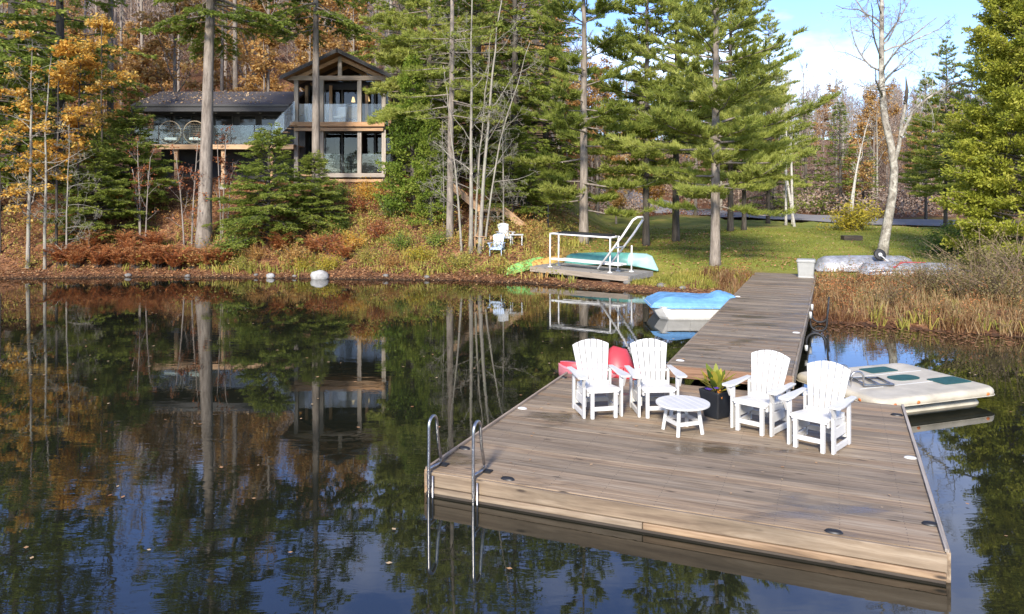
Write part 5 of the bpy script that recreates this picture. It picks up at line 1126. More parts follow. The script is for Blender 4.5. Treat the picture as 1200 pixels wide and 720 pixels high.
# thin twigs in front of the deck with a few rust leaves
tw = decid(97, 4.2, 0.03, levels=3, limbs=7, kids=(4, 3), cstart=0.2, spread=(30, 60), ratio=(0.32, 0.45, 0.5), stems=[((-0.2, 0), (-0.08, 0), 4.0, 0.025), ((0.1, 0.1), (0.05, 0), 4.6, 0.03), ((0.3, 0), (0.16, 0), 3.4, 0.022)], leaf=dict(n=2, L=0.11, W=0.07, spread=0.12, prob=0.3))
T_tw = place('maple_sapling', 'thin bare saplings with a few rust leaves left of the tall trunk', tw, 'twig', 'f_rust', 221, 34.4)
copy_tree(T_tw, spot(262, 34.8), 1.4, 1.0, 'thin rust-leaved saplings right of the tall trunk', 'thin saplings by the tall trunk')
copy_tree(T_tw, spot(168, 35.0), 2.6, 0.9, 'thin sapling under the left end of the deck', 'thin saplings by the tall trunk')

# ------------------------------------------------------------------ conifers behind: dark hemlocks and spruces
hemL = conifer(54, 16.5, 1.2, 4.0, 0.22, step=0.50, nb=4.8, el=(-6, 34), droop=0.20, upturn=0.03, style='flat', bl_den=5.0, bl_len=0.42, sp=0.14, lL=0.20, lW=0.085, per=4, shape=(0.8, 0.7), twig_w=False)
T_hemL = place('hemlock_tree', 'big dark hemlock behind the clump of bare stems', hemL, 'bark_dark', 'f_hem', 603, 40.5, 0.0, 1.0, 'big hemlocks')
bigs = [(560, 43, 1.05, 'dark hemlock behind the slim grey pine'), (640, 42.5, 0.9, 'dark hemlock left of the leaning layered pine'), (525, 46, 1.1, 'dark hemlock behind the house cedar'),
        (470, 52, 1.1, 'dark hemlock rising behind the gable'), (70, 41, 1.2, 'tall dark hemlock behind the golden leaves'), (-25, 36, 1.4, 'tall dark hemlock at the far left edge'), (15, 44, 1.45, 'hemlock in the shade at the left')]
for k, (px, Y, sc, lb) in enumerate(bigs): copy_tree(T_hemL, spot(px, Y), 1.3 * k + 0.4, sc, lb, 'big hemlocks')
spr = conifer(55, 10.5, 0.6, 2.6, 0.15, step=0.34, nb=4.8, el=(-8, 30), droop=0.12, upturn=0.04, style='flat', bl_den=4.6, bl_len=0.40, sp=0.14, lL=0.20, lW=0.08, per=4, shape=(0.95, 0.85), twig_w=False)
T_spr = place('spruce_tree', 'dark pointed spruce beyond the road right of the birches', spr, 'bark_dark', 'f_hem', 985, 73.0, 0.0, 1.02, 'spruces beyond the road')
for k, (px, Y, sc, lb) in enumerate([(1012, 78, 0.85, 'shorter spruce right of the pointed one beyond the road'), (945, 80, 1.1, 'spruce behind the white birches'), (905, 74, 1.2, 'spruce left of the white birches')]):
    copy_tree(T_spr, spot(px, Y), 0.9 * k, sc, lb, 'spruces beyond the road')
for k, (px, Y, sc, lb) in enumerate([(1108, 52, 0.66, 'green pine left of the golden cedar'), (1085, 62, 0.62, 'pine beyond the road left of the golden cedar'), (1165, 47, 0.8, 'pine behind the golden cedar'), (1225, 40, 0.9, 'tall pine right of the golden cedar'), (900, 60, 0.85, 'pine at the back left of the birches')]):
    copy_tree(T_pineC, spot(px, Y), 1.7 * k + 0.3, sc, lb, 'pines behind the lawn')

# ------------------------------------------------------------------ the wood on the hillside
bareA = decid(101, 16, 0.20, levels=3, limbs=14, kids=(6, 5), cstart=0.38, spread=(25, 55), ratio=(0.30, 0.45, 0.5), minr=0.016)
bareB = decid(102, 18, 0.17, levels=3, limbs=12, kids=(6, 5), cstart=0.5, spread=(22, 50), ratio=(0.26, 0.45, 0.5), minr=0.016)
beech = decid(103, 9.0, 0.10, levels=3, limbs=14, kids=(6, 5), cstart=0.12, spread=(40, 75), ratio=(0.36, 0.45, 0.5), minr=0.010, leaf=dict(n=6, L=0.24, W=0.15, spread=0.22, prob=0.75, flat=0.5))
beech2 = decid(104, 14.0, 0.16, levels=3, limbs=14, kids=(6, 5), cstart=0.3, spread=(35, 65), ratio=(0.32, 0.45, 0.5), minr=0.014, leaf=dict(n=5, L=0.26, W=0.17, spread=0.25, prob=0.6, flat=0.5))
rng = np.random.default_rng(77); W_ = []
for i in range(900):                                       # hillside behind the house and the wood beyond the road
    Y = rng.uniform(50, 118); px = rng.uniform(-60, 1260)
    if px > 700 and Y < 78 - (px - 700) * 0.008: continue
    X = px_x(px, Y)
    if float(pl_dist(np.array([X]), np.array([Y]), ROAD)[0]) < 4.5: continue
    if any((X - a) ** 2 + (Y - b) ** 2 < 7.5 + (Y - 50) * 0.1 for a, b, _, _ in W_): continue
    k = rng.choice(['A', 'B', 'C', 'D'], p=[0.24, 0.20, 0.36, 0.20] if px < 760 else [0.58, 0.12, 0.12, 0.18]); W_.append((X, Y, k, px))
    if len(W_) >= 190: break
protos = {}
SP = {'A': (bareA, 'bark_pale', None, 'bare_tree'), 'B': (bareB, 'bark_pine', None, 'bare_tree'), 'C': (beech, 'twig', 'f_orange', 'beech_tree'), 'D': (beech2, 'bark_pine', 'f_orange', 'beech_tree')}
ZONES = [(150, 'left of the house'), (345, 'rising above the low dark wing'), (480, 'rising above the glazed gable'), (700, 'behind the centre hemlocks'), (880, 'behind the pines at the lawn'), (1020, 'beyond the road near the white birches'), (1120, 'beyond the road right of the bare maple'), (9999, 'behind the golden cedar')]
KIND = {'A': 'grey bare tree', 'B': 'tall straight bare tree', 'C': 'low orange-leaved beech', 'D': 'tall tree with scattered orange leaves'}
for X, Y, k, px in W_:
    sc = rng.uniform(0.75, 1.15)
    if px > 870: sc *= 0.80
    zone = next(z_ for lim, z_ in ZONES if px < lim); lab = ('nearer ' if Y < 76 else 'farther ') + KIND[k] + ' ' + zone; grp = lab.replace('tree', 'trees', 1).replace('beech', 'beeches', 1)
    loc = (X, Y, gz(X, Y) - 0.1)
    if k not in protos: protos[k] = tree(SP[k][3], lab, SP[k][0], SP[k][1], SP[k][2], loc, rng.uniform(0, 6), sc, grp)
    else: copy_tree(protos[k], loc, rng.uniform(0, 6.28), sc, lab, grp)
# named trunks in front of that wood
copy_tree(protos['B'], spot(129, 44.0), 0.5, 1.15, 'dark trunk rising left of the low wing', 'straight bare trees near the house')
copy_tree(protos['D'], spot(205, 49.0), 0.9, 0.95, 'forked orange-leaved tree behind the roof of the low wing', 'straight bare trees near the house')
copy_tree(protos['B'], spot(276, 52.0), 2.9, 1.2, 'grey trunk behind the roof right of the tall trunk', 'straight bare trees near the house')
copy_tree(protos['C'], spot(172, 50.0), 2.2, 0.85, 'bright orange beech behind the left end of the roof', 'orange beeches near the house')
copy_tree(protos['C'], spot(240, 54.0), 4.0, 1.0, 'orange beech behind the middle of the low roof', 'orange beeches near the house')
copy_tree(protos['C'], spot(310, 53.0), 1.0, 0.95, 'orange beech between the low roof and the gable', 'orange beeches near the house')
copy_tree(protos['C'], spot(722, 58.0), 1.6, 0.7, 'small orange beech in the gap right of the leaning pine', 'orange beeches near the house')
copy_tree(protos['C'], spot(756, 63.0), 3.3, 0.85, 'orange beech between the leaning pine and the lawn pine', 'orange beeches near the house')
copy_tree(protos['D'], spot(700, 66.0), 2.3, 0.9, 'tall rust-leaved tree beyond the leaning pine', 'orange beeches near the house')
copy_tree(protos['D'], spot(815, 70.0), 5.1, 0.85, 'tall rust-leaved tree behind the lawn pine', 'orange beeches near the house')

# far wood: one mass of bare crowns closing the view
rng = np.random.default_rng(5)
def haze_tree(seed, H=15.0, nt=240):
    r = np.random.default_rng(seed); z0 = H * (0.04 + 0.93 * r.uniform(0, 1, nt) ** 0.8); a = r.uniform(0, 6.283, nt); e = r.uniform(0.35, 1.25, nt); l_ = r.uniform(1.0, 2.6, nt) * (1.25 - 0.8 * z0 / H)
    ro = r.uniform(0, 0.9, nt) * (1.3 - z0 / H) * 1.6; P = np.c_[ro * np.cos(a), ro * np.sin(a), z0]; D = np.c_[np.cos(a) * np.cos(e), np.sin(a) * np.cos(e), np.sin(e)]
    P = np.vstack([P, P + D * (l_ * 0.5)[:, None], P + D * (l_ * 0.3)[:, None]]); D2 = nrm(np.vstack([D, D + r.normal(0, .55, D.shape), D + r.normal(0, .55, D.shape)])); l2 = np.r_[l_, l_ * .7, l_ * .7]
    V, Fc = needles(P, D2, l2, np.full(len(P), 0.07), r); k = np.linspace(0, 1, 5); mb = MB(); mb.tube(np.c_[np.cumsum(r.normal(0, .12, 5)), np.cumsum(r.normal(0, .12, 5)), k * H], 0.11 * (1 - k) + 0.02, 4, cap=False)
    Vt = np.concatenate(mb.V); Ft = np.concatenate(mb.F[4]); return V, Fc, Vt, Ft
hz_p = [haze_tree(300 + q) for q in range(5)]; Vs, F3, F4, T3, T4, n = [], [], [], [], [], 0
for i in range(820):
    Y = 84 + 114 * rng.uniform(0, 1) ** 1.3; px = rng.uniform(-220, 1600); X = px_x(px, Y)
    if float(pl_dist(np.array([X]), np.array([Y]), ROAD)[0]) < 4: continue
    sc = rng.uniform(0.65, 1.05) * (0.80 if px > 850 else 1.1); R = rotz(rng.uniform(0, 6.28)).T * sc; V, Fc, Vt, Ft = hz_p[i % 5]; o_ = np.array([X, Y, gz(X, Y) - 0.2])
    Vs += [V @ R + o_, Vt @ R + o_]; F3.append(Fc + n); n += len(V); F4.append(Ft + n); n += len(Vt); t_ = rng.uniform(0.1, 0.9); T3.append(np.clip(t_ + rng.normal(0, .15, len(Fc)), 0, 1)); T4.append(np.full(len(Ft), t_))
M['f_haze'] = foliage('bare_twig_haze', [(0.15, 0.105, 0.08), (0.24, 0.175, 0.13), (0.32, 0.255, 0.205), (0.30, 0.165, 0.085)], trans=0.0, rough=0.9)
tag(add_obj('far_wood', mesh_np('far_wood', np.concatenate(Vs), [np.concatenate(F3), np.concatenate(F4)], [np.concatenate(T3), np.concatenate(T4)], M['f_haze'])), 'far-off mass of bare brown trees on the hills', kind='stuff')
# ------------------------------------------------------------------ shrubs
def shrub(seed, r, h, nst, leaf_n, L_, W__, dens=0.12, arch=0.5):
    rng = np.random.default_rng(seed); mb = MB(); P = []
    for k in range(nst):
        a = rng.uniform(0, 6.28); e = rng.uniform(0.5, 1.45); d = np.array([math.cos(a) * math.cos(e), math.sin(a) * math.cos(e), math.sin(e)]); l_ = rng.uniform(0.6, 1.1) * (h * math.sin(e) + r * math.cos(e)); p = np.array([rng.normal(0, r * .12), rng.normal(0, r * .12), -0.05]); pts = [p]
        for i in range(6): d = nrm(d + rng.normal(0, .12, 3) + np.array([d[0] * .1, d[1] * .1, -0.10 * arch])); pts.append(pts[-1] + d * l_ / 6)
        mb.tube(pts, np.linspace(0.014, 0.004, 7), 3, cap=False); P += pts[1:] + [(pts[i] + pts[i + 1]) / 2 for i in range(2, 6)]
    P = np.array(P); cl = np.repeat(rng.normal(.5, .13, len(P)), leaf_n); P = np.repeat(P, leaf_n, 0) + rng.normal(0, dens, (len(P) * leaf_n, 3))
    P[:, 2] = np.maximum(P[:, 2], 0.02)
    D = nrm(rng.normal(0, 1, P.shape) * [1, 1, .6]); N_ = nrm(rng.normal(0, .8, P.shape) + [0, -0.2, .8]); V, Fc = diamonds(P, D, N_, L_ * rng.uniform(.6, 1.3, len(P)), W__ * rng.uniform(.7, 1.3, len(P)), .5)
    return mb, V, Fc, np.clip(cl + rng.normal(0, .14, len(P)), 0, 1)
shr = shrub(1, 0.9, 1.1, 34, 7, 0.10, 0.06)
def put_shrub(label, leaf_m, px, Y, sc, rz, grp=None, proto=shr, name='shrub'):
    return tree(name, label, proto, 'twig', leaf_m, spot(px, Y, 0.0), rz, sc, grp, 'shrub', 'foliage', 'stems')
put_shrub('green shrub at the foot of the tall trunk', 'f_shrub', 272, 33.4, 0.9, 0)
put_shrub('green shrub just under the lower balcony', 'f_shrub', 398, 38.6, 0.85, 1)
put_shrub('golden shrub under the right corner of the balcony', 'f_gold', 432, 38.2, 0.85, 2)
put_shrub('yellow-green shrub right of the balcony posts', 'f_shrub', 462, 36.0, 0.8, 3)
put_shrub('orange shrub left of the bushy hemlock foot', 'f_orange', 300, 33.0, 0.55, 4)
put_shrub('red-orange shrub right of the bushy hemlock', 'f_rust', 388, 33.4, 0.75, 5)
put_shrub('small golden shrub above the pale boulder', 'f_yellow', 384, 32.2, 0.55, 6)
put_shrub('orange shrub under the balcony left of the golden one', 'f_orange', 370, 36.0, 0.8, 6)
for k, (px, Y, sc, mt, lb) in enumerate([(245, 33.0, 0.5, 'f_shrub', 'low green bush at the water left of the green trunk shrub'), (345, 33.0, 0.6, 'f_orange', 'orange bush under the right side of the bushy hemlock'), (412, 33.6, 0.7, 'f_gold', 'golden bush on the slope above the pale boulder'), (428, 32.6, 0.5, 'f_weed', 'olive bush right of the pale boulder'),
        (446, 34.2, 0.7, 'f_rust', 'rust bush midway up the slope below the cedar'), (470, 33.2, 0.6, 'f_shrub', 'green bush on the slope below the cedar'), (492, 32.4, 0.55, 'f_yellow', 'yellow bush near the water below the cedar'), (512, 33.4, 0.6, 'f_shrub', 'green bush left of the slim grey pine foot'),
        (540, 32.0, 0.5, 'f_weed', 'olive bush in front of the pale stem clump'), (420, 36.6, 0.7, 'f_rust', 'rust bush under the lower balcony edge'), (205, 33.2, 0.55, 'f_shrub', 'green bush behind the ferns left of the tall trunk'), (285, 32.3, 0.45, 'f_weed', 'olive bush by the small grey stone'),
        (355, 32.3, 0.4, 'f_yellow', 'small yellow bush left of the pale boulder'), (458, 32.0, 0.45, 'f_orange', 'small orange bush at the water right of the pale boulder'), (398, 35.2, 0.6, 'f_shrub', 'green bush midway up the slope under the gable')]):
    put_shrub(lb, mt, px, Y, sc, 0.8 * k)
yb = shrub(2, 1.5, 1.7, 46, 8, 0.16, 0.09, 0.18, 0.3)
put_shrub('bright yellow bush at the back of the lawn by the leaning birch', 'f_yellow', 1000, 50.0, 0.95, 0, None, yb)
put_shrub('low dark shrub at the back of the lawn right of the maple', 'f_shrub', 1118, 33.5, 0.7, 0, None, yb)
twg = shrub(3, 1.2, 1.5, 60, 3, 0.07, 0.04, 0.10, 0.2)
T = None
for k, (px, Y, sc, lb) in enumerate([(1085, 23.0, 0.72, 'twiggy olive shrub among the tan grass left of the others'), (1130, 22.3, 0.9, 'twiggy olive shrub in the middle of the right bank'), (1172, 21.6, 1.0, 'twiggy olive shrub near the right edge of the bank'), (1205, 23.5, 1.25, 'tall twiggy shrub at the right edge below the golden cedar'), (1150, 25.0, 1.1, 'twiggy shrub behind the others on the right bank'), (1050, 21.8, 0.5, 'small olive shrub in front of the aluminium boats')]):
    if T is None: T = tree('shrub', lb, twg, 'twig_warm', 'f_olive', spot(px, Y, 0.0), k, sc, 'twiggy shrubs on the right bank', 'shrub', 'foliage', 'stems')
    else: copy_tree(T, spot(px, Y, 0.0), 1.3 * k, sc, lb, 'twiggy shrubs on the right bank')
# rust-coloured ferns along the left shore
rng = np.random.default_rng(14); mb = MB(); P, D, T_, Ln = [], [], [], []
for k in range(34):
    a = rng.uniform(0, 6.28); l_ = rng.uniform(0.45, 1.05); pts = []; e0 = rng.uniform(1.0, 1.5); p = np.array([rng.normal(0, .06), rng.normal(0, .06), -0.03]); tn_ = rng.normal(.5, .13)
    for i in range(11):
        e = e0 - 1.15 * (i / 10) ** 1.8; d = np.array([math.cos(a) * math.cos(e), math.sin(a) * math.cos(e), math.sin(e)]); pts.append(p); p = p + d * l_ / 10
        if i > 2:
            sd_ = nrm(np.cross(d, (0, 0, 1)))
            for s in (-1, 1):
                for q in range(3): P.append(pts[-1] + d * l_ / 30 * q); D.append(nrm(sd_ * s + d * .5 + rng.normal(0, .15, 3))); T_.append(tn_ + rng.normal(0, .1)); Ln.append(0.20 * (1.15 - i / 10) + 0.04)
    mb.tube(pts, np.linspace(0.008, 0.003, 11), 3, cap=False)
P = np.array(P); D = np.array(D); V, Fc = diamonds(P, D, nrm(rng.normal(0, .3, P.shape) + [0, 0, 1]), np.array(Ln), np.full(len(P), 0.035), .4)
fern = (mb, V, Fc, np.clip(np.array(T_), 0, 1)); T = None; rng = np.random.default_rng(4)
for px, d in [(78, 1.3), (92, 1.0), (104, 1.5), (118, 1.0), (128, 1.7), (140, 1.1), (152, 1.8), (160, 1.0), (171, 1.5), (182, 1.0), (193, 1.6), (205, 1.0), (214, 1.7), (226, 1.2), (112, 2.3), (147, 2.5), (180, 2.4), (262, 1.2), (330, 2.0), (372, 2.2), (408, 1.8), (246, 1.0)]:
    X = px_x(px, 31.6 + d); Y = float(np.interp(X, SHORE[:, 0], SHORE[:, 1])) + d; loc = (X, Y, gz(X, Y)); sc = rng.uniform(0.85, 1.3); lb = 'rust-red fern clump at the water ' + ('near the thin stems at the left' if px < 125 else 'left of the tall trunk' if px < 235 else 'right of the tall trunk') + (', set back' if d > 1.4 else '')
    if T is None: T = tree('fern_clump', lb, fern, 'bark_dark', 'f_fern', loc, 0, sc, lb.replace('clump', 'clumps'), 'fern', 'fronds', 'stalks')
    else: copy_tree(T, loc, rng.uniform(0, 6.28), sc, lb, lb.replace('clump', 'clumps'))

# ------------------------------------------------------------------ ground cover
def scatter(n, x0, x1, y0, y1, rng, keep): 
    x = rng.uniform(x0, x1, n); y = rng.uniform(y0, y1, n); k = keep(x, y, shore_d(x, y), rng.uniform(0, 1, n)); k &= off_dock(x, y); x, y = x[k], y[k]; return x, y, ground(x, y)
def blades(x, y, z, h, w, rng, bend=0.35):
    n = len(x); a = rng.uniform(0, 6.283, n); th = rng.uniform(0, 6.283, n); s = np.c_[np.cos(a), np.sin(a), np.zeros(n)] * (w / 2)[:, None]; b = np.c_[np.cos(th), np.sin(th), np.zeros(n)] * (h * bend * rng.uniform(0, 1, n))[:, None]
    p = np.c_[x, y, z - 0.02]; m_ = p + np.c_[b[:, :2] * 0.35, h * 0.6]; t = p + np.c_[b[:, :2], h * 0.97]
    V = np.stack([p - s, p + s, m_ + s * .75, m_ - s * .75, t], 1).reshape(-1, 3); i = np.arange(n) * 5
    return V, np.stack([i, i + 1, i + 2, i + 3], -1), np.stack([i + 3, i + 2, i + 4], -1)
def grass_obj(name, label, x, y, z, h, w, tint, mat, rng, bend=0.35):
    V, Q, T3 = blades(x, y, z, h, w, rng, bend); tag(add_obj(name, mesh_np(name, V, [Q, T3], [tint, tint], M[mat])), label, kind='stuff')
rng = np.random.default_rng(21)
def off_dock(x, y):
    lx = (x - o0[0]) * fx[0] + (y - o0[1]) * fx[1]; ly = (x - o0[0]) * fy[0] + (y - o0[1]) * fy[1]; return ~((lx > -0.15) & (lx < DL + 0.15) & (ly > -0.3) & (ly < DD + 0.2))
def patch(x, y, s): return 0.5 + 0.5 * wob(x * s, y * s)
on_walk = lambda x, y: (np.abs((x - W0[0] - VV[0] * 1.0) * VV[0] + (y - W0[1] - VV[1] * 1.0) * VV[1]) < 1.15) & (y < 29)
def tufts(cx, cy, per, rad, h0, h1, w0, w1, rng, splay, tint, tsd):
    n = len(cx) * per; x = np.repeat(cx, per) + rng.normal(0, rad, n); y = np.repeat(cy, per) + rng.normal(0, rad, n); z = ground(x, y); cs = np.repeat(rng.uniform(0.7, 1.2, len(cx)), per); ca = np.repeat(rng.uniform(0, 6.283, len(cx)), per)
    h = rng.uniform(h0, h1, n) * cs; w = rng.uniform(w0, w1, n); a = rng.uniform(0, 6.283, n); th = ca + rng.normal(0, 1.5, n); bl = h * splay * rng.uniform(0, 1, n) ** 0.7; s = np.c_[np.cos(a), np.sin(a), np.zeros(n)] * (w / 2)[:, None]
    b = np.c_[np.cos(th) * bl, np.sin(th) * bl]; p = np.c_[x, y, z - 0.02]; m_ = p + np.c_[b * 0.3, h * 0.62]; t = p + np.c_[b, h - bl * 0.55]
    V = np.stack([p - s, p + s, m_ + s * .8, m_ - s * .8, t], 1).reshape(-1, 3); i = np.arange(n) * 5
    T_ = np.clip(np.repeat(tint, per) + rng.normal(0, tsd, n), 0, 1); return V, np.stack([i, i + 1, i + 2, i + 3], -1), np.stack([i + 3, i + 2, i + 4], -1), T_
def tuft_obj(name, label, mat, *a):
    V, Q, T3, T_ = tufts(*a); tag(add_obj(name, mesh_np(name, V, [Q, T3], [T_, T_], M[mat])), label, kind='stuff')
def weeds_obj(name, label, mat, cx, cy, hh, nl, L_, rng, tint, spread=0.10):
    n = len(cx) * nl; z = ground(cx, cy); f = rng.uniform(0.1, 1, n) ** 0.8; H_ = np.repeat(hh, nl); lx = np.repeat(rng.normal(0, .25, len(cx)), nl); ly = np.repeat(rng.normal(0, .25, len(cx)), nl)
    P = np.c_[np.repeat(cx, nl) + lx * H_ * f, np.repeat(cy, nl) + ly * H_ * f, np.repeat(z, nl) + H_ * f] + rng.normal(0, spread, (n, 3)) * [1, 1, .5]; P[:, 2] = np.maximum(P[:, 2], np.repeat(z, nl) + 0.02)
    D = nrm(rng.normal(0, 1, P.shape) * [1, 1, .7] + [0, 0, .25]); N_ = nrm(rng.normal(0, .8, P.shape) + [0, -.2, .7]); V, Fc = diamonds(P, D, N_, L_ * rng.uniform(.6, 1.4, n), L_ * .42 * rng.uniform(.6, 1.3, n), .45)
    T_ = np.clip(np.repeat(tint, nl) + rng.normal(0, .13, n) + 0.15 * (f - .5), 0, 1); tag(add_obj(name, mesh_np(name, V, [Fc], [T_], M[mat])), label, kind='stuff')
no_boat = lambda x, y, u: ~((x > 10.9) & (x < 16.2) & (y > 25.6) & (y < 30) & (u > 0.10))
x, y, z = scatter(5200, 7.0, 24, 14, 28.5, rng, lambda x, y, d, u: (d > 0.2) & (d < 7.4) & ~on_walk(x, y) & (u < (0.3 + 0.7 * patch(x, y, 1.3)) * np.clip((7.6 - d) / 3.2, 0, 1)) & no_boat(x, y, u))
tuft_obj('marsh_grass', 'tall tan and rust marsh grass on the bank right of the walkway', 'f_tan', x, y, 24, 0.11, 0.18, 0.60, 0.010, 0.024, rng, 1.0, np.clip(0.15 + 0.55 * patch(x, y, 0.8) + rng.normal(0, .22, len(x)), 0, 1), 0.15)
x, y, z = scatter(6500, 8.0, 24, 14, 28.0, rng, lambda x, y, d, u: (d > 0.8) & (d < 7.0) & ~on_walk(x, y) & (u < patch(x, y, 1.0) * np.clip((x - 7) / 4, 0.35, 1)) & no_boat(x, y, u))
h_ = rng.uniform(0.25, 1.0, len(x)) * (0.6 + 0.5 * patch(x, y, 1.2)); k = rng.uniform(0, 1, len(x)) < np.clip((14 - x) / 6, 0.12, 0.75)
weeds_obj('bank_brush', 'olive brown leafy brush among the marsh grass', 'f_olive', x[~k], y[~k], h_[~k], 24, 0.06, rng, np.clip(rng.normal(.5, .22, (~k).sum()), 0, 1))
weeds_obj('rust_brush', 'rust-coloured dry brush among the marsh grass near the walkway', 'f_fern', x[k], y[k], h_[k] * 0.9, 24, 0.06, rng, np.clip(rng.normal(.5, .22, k.sum()), 0, 1))
x, y, z = scatter(900, 9.5, 24, 13, 24, rng, lambda x, y, d, u: (d > 0.1) & (d < 0.9))
tuft_obj('shore_sedge', 'broad yellow-green sedge blades drooping over the right waterline', 'f_weed', x, y, 12, 0.08, 0.22, 0.6, 0.018, 0.035, rng, 1.1, np.clip(rng.normal(.35, .2, len(x)), 0, 1), 0.15)
x, y, z = scatter(1900, -24, 3.5, 29, 38, rng, lambda x, y, d, u: (d > 0.45) & (d < 6.0) & (u < (0.1 + 0.9 * patch(x, y, 1.1) ** 1.3) * np.where(x < -12.5, 0.2, 1.0) * np.clip((6.2 - d) / 3, 0, 1)))
tuft_obj('bank_grass', 'yellow-green grass tufts along the far shore', 'f_weed', x, y, 16, 0.12, 0.15, 0.45, 0.02, 0.045, rng, 0.9, np.clip(0.1 + 0.6 * patch(x, y, 1.0) + rng.normal(0, .15, len(x)), 0, 1), 0.12)
x, y, z = scatter(3800, -24, 3.0, 29, 40, rng, lambda x, y, d, u: (d > 0.5) & (d < 8) & (u < (0.1 + 0.9 * patch(x + 7, y, 0.8)) * np.where(x < -12.5, 0.2, 1.0) * np.clip((8.2 - d) / 4, 0, 1)))
weeds_obj('bank_weeds', 'goldenrod and leafy weeds along the far shore', 'f_weed', x, y, rng.uniform(0.2, 0.75, len(x)), 24, 0.10, rng, np.clip(0.1 + 0.55 * patch(x, y, 0.9) + rng.normal(0, .2, len(x)), 0, 1), 0.13)
x, y, z = scatter(3000, -22, 2.0, 30, 40, rng, lambda x, y, d, u: (d > 0.8) & (d < 7) & (u < (0.05 + 0.9 * patch(x + 3, y + 5, 0.7) ** 2)))
weeds_obj('autumn_brush', 'orange and rust leafy undergrowth on the far bank', 'f_orange', x, y, rng.uniform(0.25, 0.8, len(x)), 24, 0.10, rng, np.clip(rng.normal(.35, .25, len(x)), 0, 1), 0.14)
x, y, z = scatter(2600, 3.0, 9.5, 25.5, 35, rng, lambda x, y, d, u: (d > 0.8) & (d < 3.9) & ~on_walk(x, y) & (u < (0.2 + 0.8 * patch(x, y, 1.4)) * np.clip((4.0 - d) / 2.0, 0, 1)))
tuft_obj('rough_grass', 'rough yellowing grass between lawn and mud by the walkway', 'f_weed', x, y, 20, 0.10, 0.10, 0.30, 0.012, 0.026, rng, 0.9, np.clip(0.1 + 0.5 * patch(x, y, 1.0) + rng.normal(0, .15, len(x)), 0, 1), 0.12)
x, y, z = scatter(78000, 3, 30, 27, 52, rng, lambda x, y, d, u: (d > 2.6) & (u < rightness(x, y)) & ~on_walk(x, y))
grass_obj('lawn_grass', 'short green lawn grass', x, y, z, rng.uniform(0.04, 0.10, len(x)), rng.uniform(0.018, 0.036, len(x)), np.clip(0.15 + 0.5 * patch(x, y, 0.5) + rng.normal(0, .16, len(x)), 0, 1), 'f_lawn', rng, 0.7)
# fallen leaves on the bank, the lawn and the mud
def leaves(name, label, x, y, z, s, tint, mat, rng, tilt=0.35, lift=0.02):
    n = len(x); P = np.c_[x, y, z + lift + rng.uniform(0, .02, n)]; a = rng.uniform(0, 6.28, n); D = nrm(np.c_[np.cos(a), np.sin(a), rng.normal(0, tilt, n)]); N_ = nrm(np.c_[rng.normal(0, tilt, (n, 2)), np.ones(n)])
    V, Fc = diamonds(P, D, N_, s, s * 0.7, .5); tag(add_obj(name, mesh_np(name, V, [Fc], [tint], M[mat])), label, kind='stuff')
x, y, z = scatter(70000, -26, 12, 29, 48, rng, lambda x, y, d, u: (d > 0.1) & (u < np.clip(1.1 - rightness(x, y) * 0.93, 0, 1)))
leaves('leaf_litter', 'brown and orange fallen leaves covering the wooded bank', x, y, z, rng.uniform(0.07, 0.14, len(x)), np.clip(rng.normal(.45, .22, len(x)), 0, 1), 'f_litter', rng)
x, y, z = scatter(60000, -24, 9, 24.5, 33, rng, lambda x, y, d, u: (d > -0.05) & (d < 1.3) & ~on_walk(x, y))
leaves('shore_leaves', 'orange drift of fallen leaves along the waterline', x, y, z, rng.uniform(0.05, 0.10, len(x)), np.clip(rng.normal(.55, .22, len(x)), 0, 1), 'f_litter', rng, 0.2)
x, y, z = scatter(16000, 7.5, 22, 14, 24, rng, lambda x, y, d, u: (d > -1.7) & (d < 0.6) & (u < np.clip(0.9 + d * 0.45, 0, 1)) & ~on_walk(x, y))
leaves('floating_weed', 'brown weed and leaves floating along the right shore', x, y, np.maximum(z, 0.004), rng.uniform(0.05, 0.13, len(x)), np.clip(rng.normal(.25, .15, len(x)), 0, 1), 'f_litter', rng, 0.03, 0.004)
x = rng.uniform(-14, 9, 260); y = rng.uniform(7, 28, 260); k = (shore_d(x, y) < -1) & ~on_walk(x, y) & ~((np.abs((x - FL[0]) * VV[0] + (y - FL[1]) * VV[1] - PW / 2) < PW / 2 + .1) & (np.abs((x - FL[0]) * UV[0] + (y - FL[1]) * UV[1] - PD / 2) < PD / 2 + .1))
x, y = x[k], y[k]; leaves('floating_leaves', 'scattered single leaves floating on the pond', x, y, np.zeros(len(x)), rng.uniform(0.04, 0.08, len(x)), np.clip(rng.normal(.75, .2, len(x)), 0, 1), 'f_litter', rng, 0.03, 0.006)
# leaves lying on the low roof
x = rng.uniform(xw0 + 0.1, xw1 - 1.0, 650) - np.abs(rng.normal(0, 2.2, 650)); x = x[x > xw0 + 0.1]; y = rng.uniform(YE + 0.1, YR - 0.1, len(x)); leaves('roof_leaves', 'pale fallen leaves lying on the low dark roof', x, y, zE + (zR - zE) * (y - YE) / (YR - YE), rng.uniform(0.08, 0.16, len(x)), np.clip(rng.normal(.85, .15, len(x)), 0, 1), 'f_litter', rng, 0.5, 0.03)
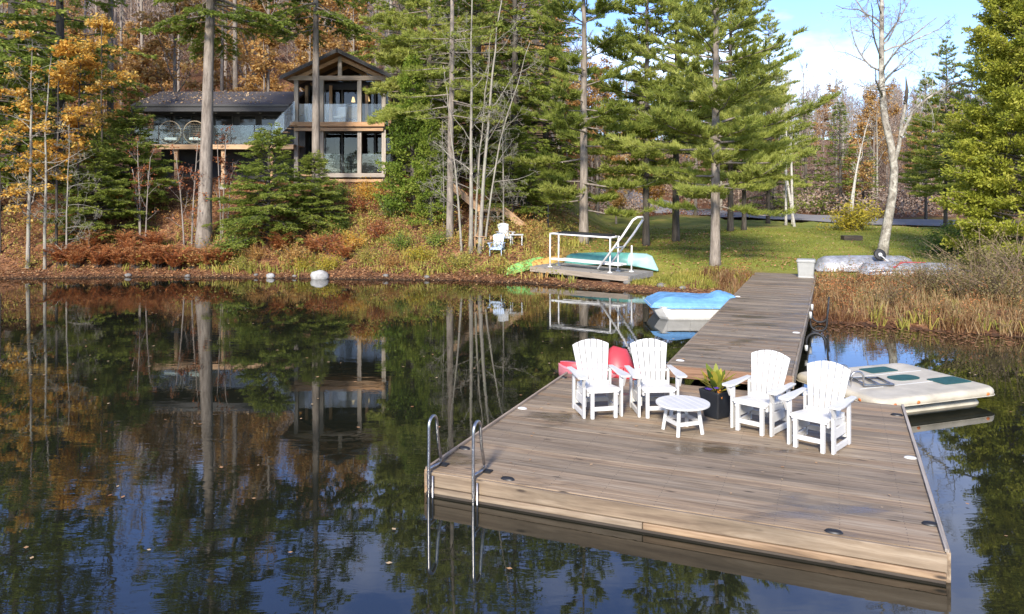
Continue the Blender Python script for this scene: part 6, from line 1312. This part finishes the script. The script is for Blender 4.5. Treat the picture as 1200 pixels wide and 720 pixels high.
# a few leaves on the decking
rng = np.random.default_rng(40); a_ = rng.uniform(0.1, PW - 0.1, 34); b_ = rng.uniform(0.1, PD - 0.1, 34) ** 1.0; x = FL[0] + VV[0] * a_ + UV[0] * b_; y = FL[1] + VV[1] * a_ + UV[1] * b_
leaves('deck_leaves', 'a few small fallen leaves lying on the swim platform', x, y, np.full(34, DECK_Z), rng.uniform(0.03, 0.06, 34), np.clip(rng.normal(.8, .2, 34), 0, 1), 'f_litter', rng, 0.06, 0.006)
a_ = rng.uniform(0.1, WW - 0.1, 60); b_ = rng.uniform(0.3, WL - 0.3, 60); x = W0[0] + VV[0] * a_ + UV[0] * b_; y = W0[1] + VV[1] * a_ + UV[1] * b_
leaves('walkway_leaves', 'fallen leaves scattered along the plank walkway', x, y, np.full(60, WZ), rng.uniform(0.04, 0.08, 60), np.clip(rng.normal(.6, .25, 60), 0, 1), 'f_litter', rng, 0.06, 0.006)
x, y, z = scatter(5000, 4, 30, 28, 56, rng, lambda x, y, d, u: (d > 2.5) & (u < 0.15 + 0.85 * patch(x, y, 0.6)) & ~on_walk(x, y))
leaves('lawn_leaves', 'fallen leaves scattered over the lawn', x, y, z, rng.uniform(0.07, 0.13, len(x)), np.clip(rng.normal(.5, .22, len(x)), 0, 1), 'f_litter', rng, 0.3, 0.05)

x, y, z = scatter(3600, 8, 52, 60, 108, rng, lambda x, y, d, u: (pl_dist(x, y, ROAD) > 4.2) & (y + 0.45 * (x - 20) > 70))
weeds_obj('roadside_brush', 'grey and tan brush under the trees beyond the road', 'f_haze', x, y, rng.uniform(0.5, 2.4, len(x)), 16, 0.30, rng, np.clip(rng.normal(.5, .28, len(x)), 0, 1), 0.45)
x, y, z = scatter(1400, 4, 24, 44, 74, rng, lambda x, y, d, u: (pl_dist(x, y, ROAD) > 3.6) & (np.abs(y + 0.45 * (x - 20) - 70) < 2.2))
weeds_obj('lawn_edge_brush', 'rusty brush between the lawn and the road', 'f_rust', x, y, rng.uniform(0.1, 0.6, len(x)), 16, 0.14, rng, np.clip(rng.normal(.5, .28, len(x)), 0, 1), 0.25)
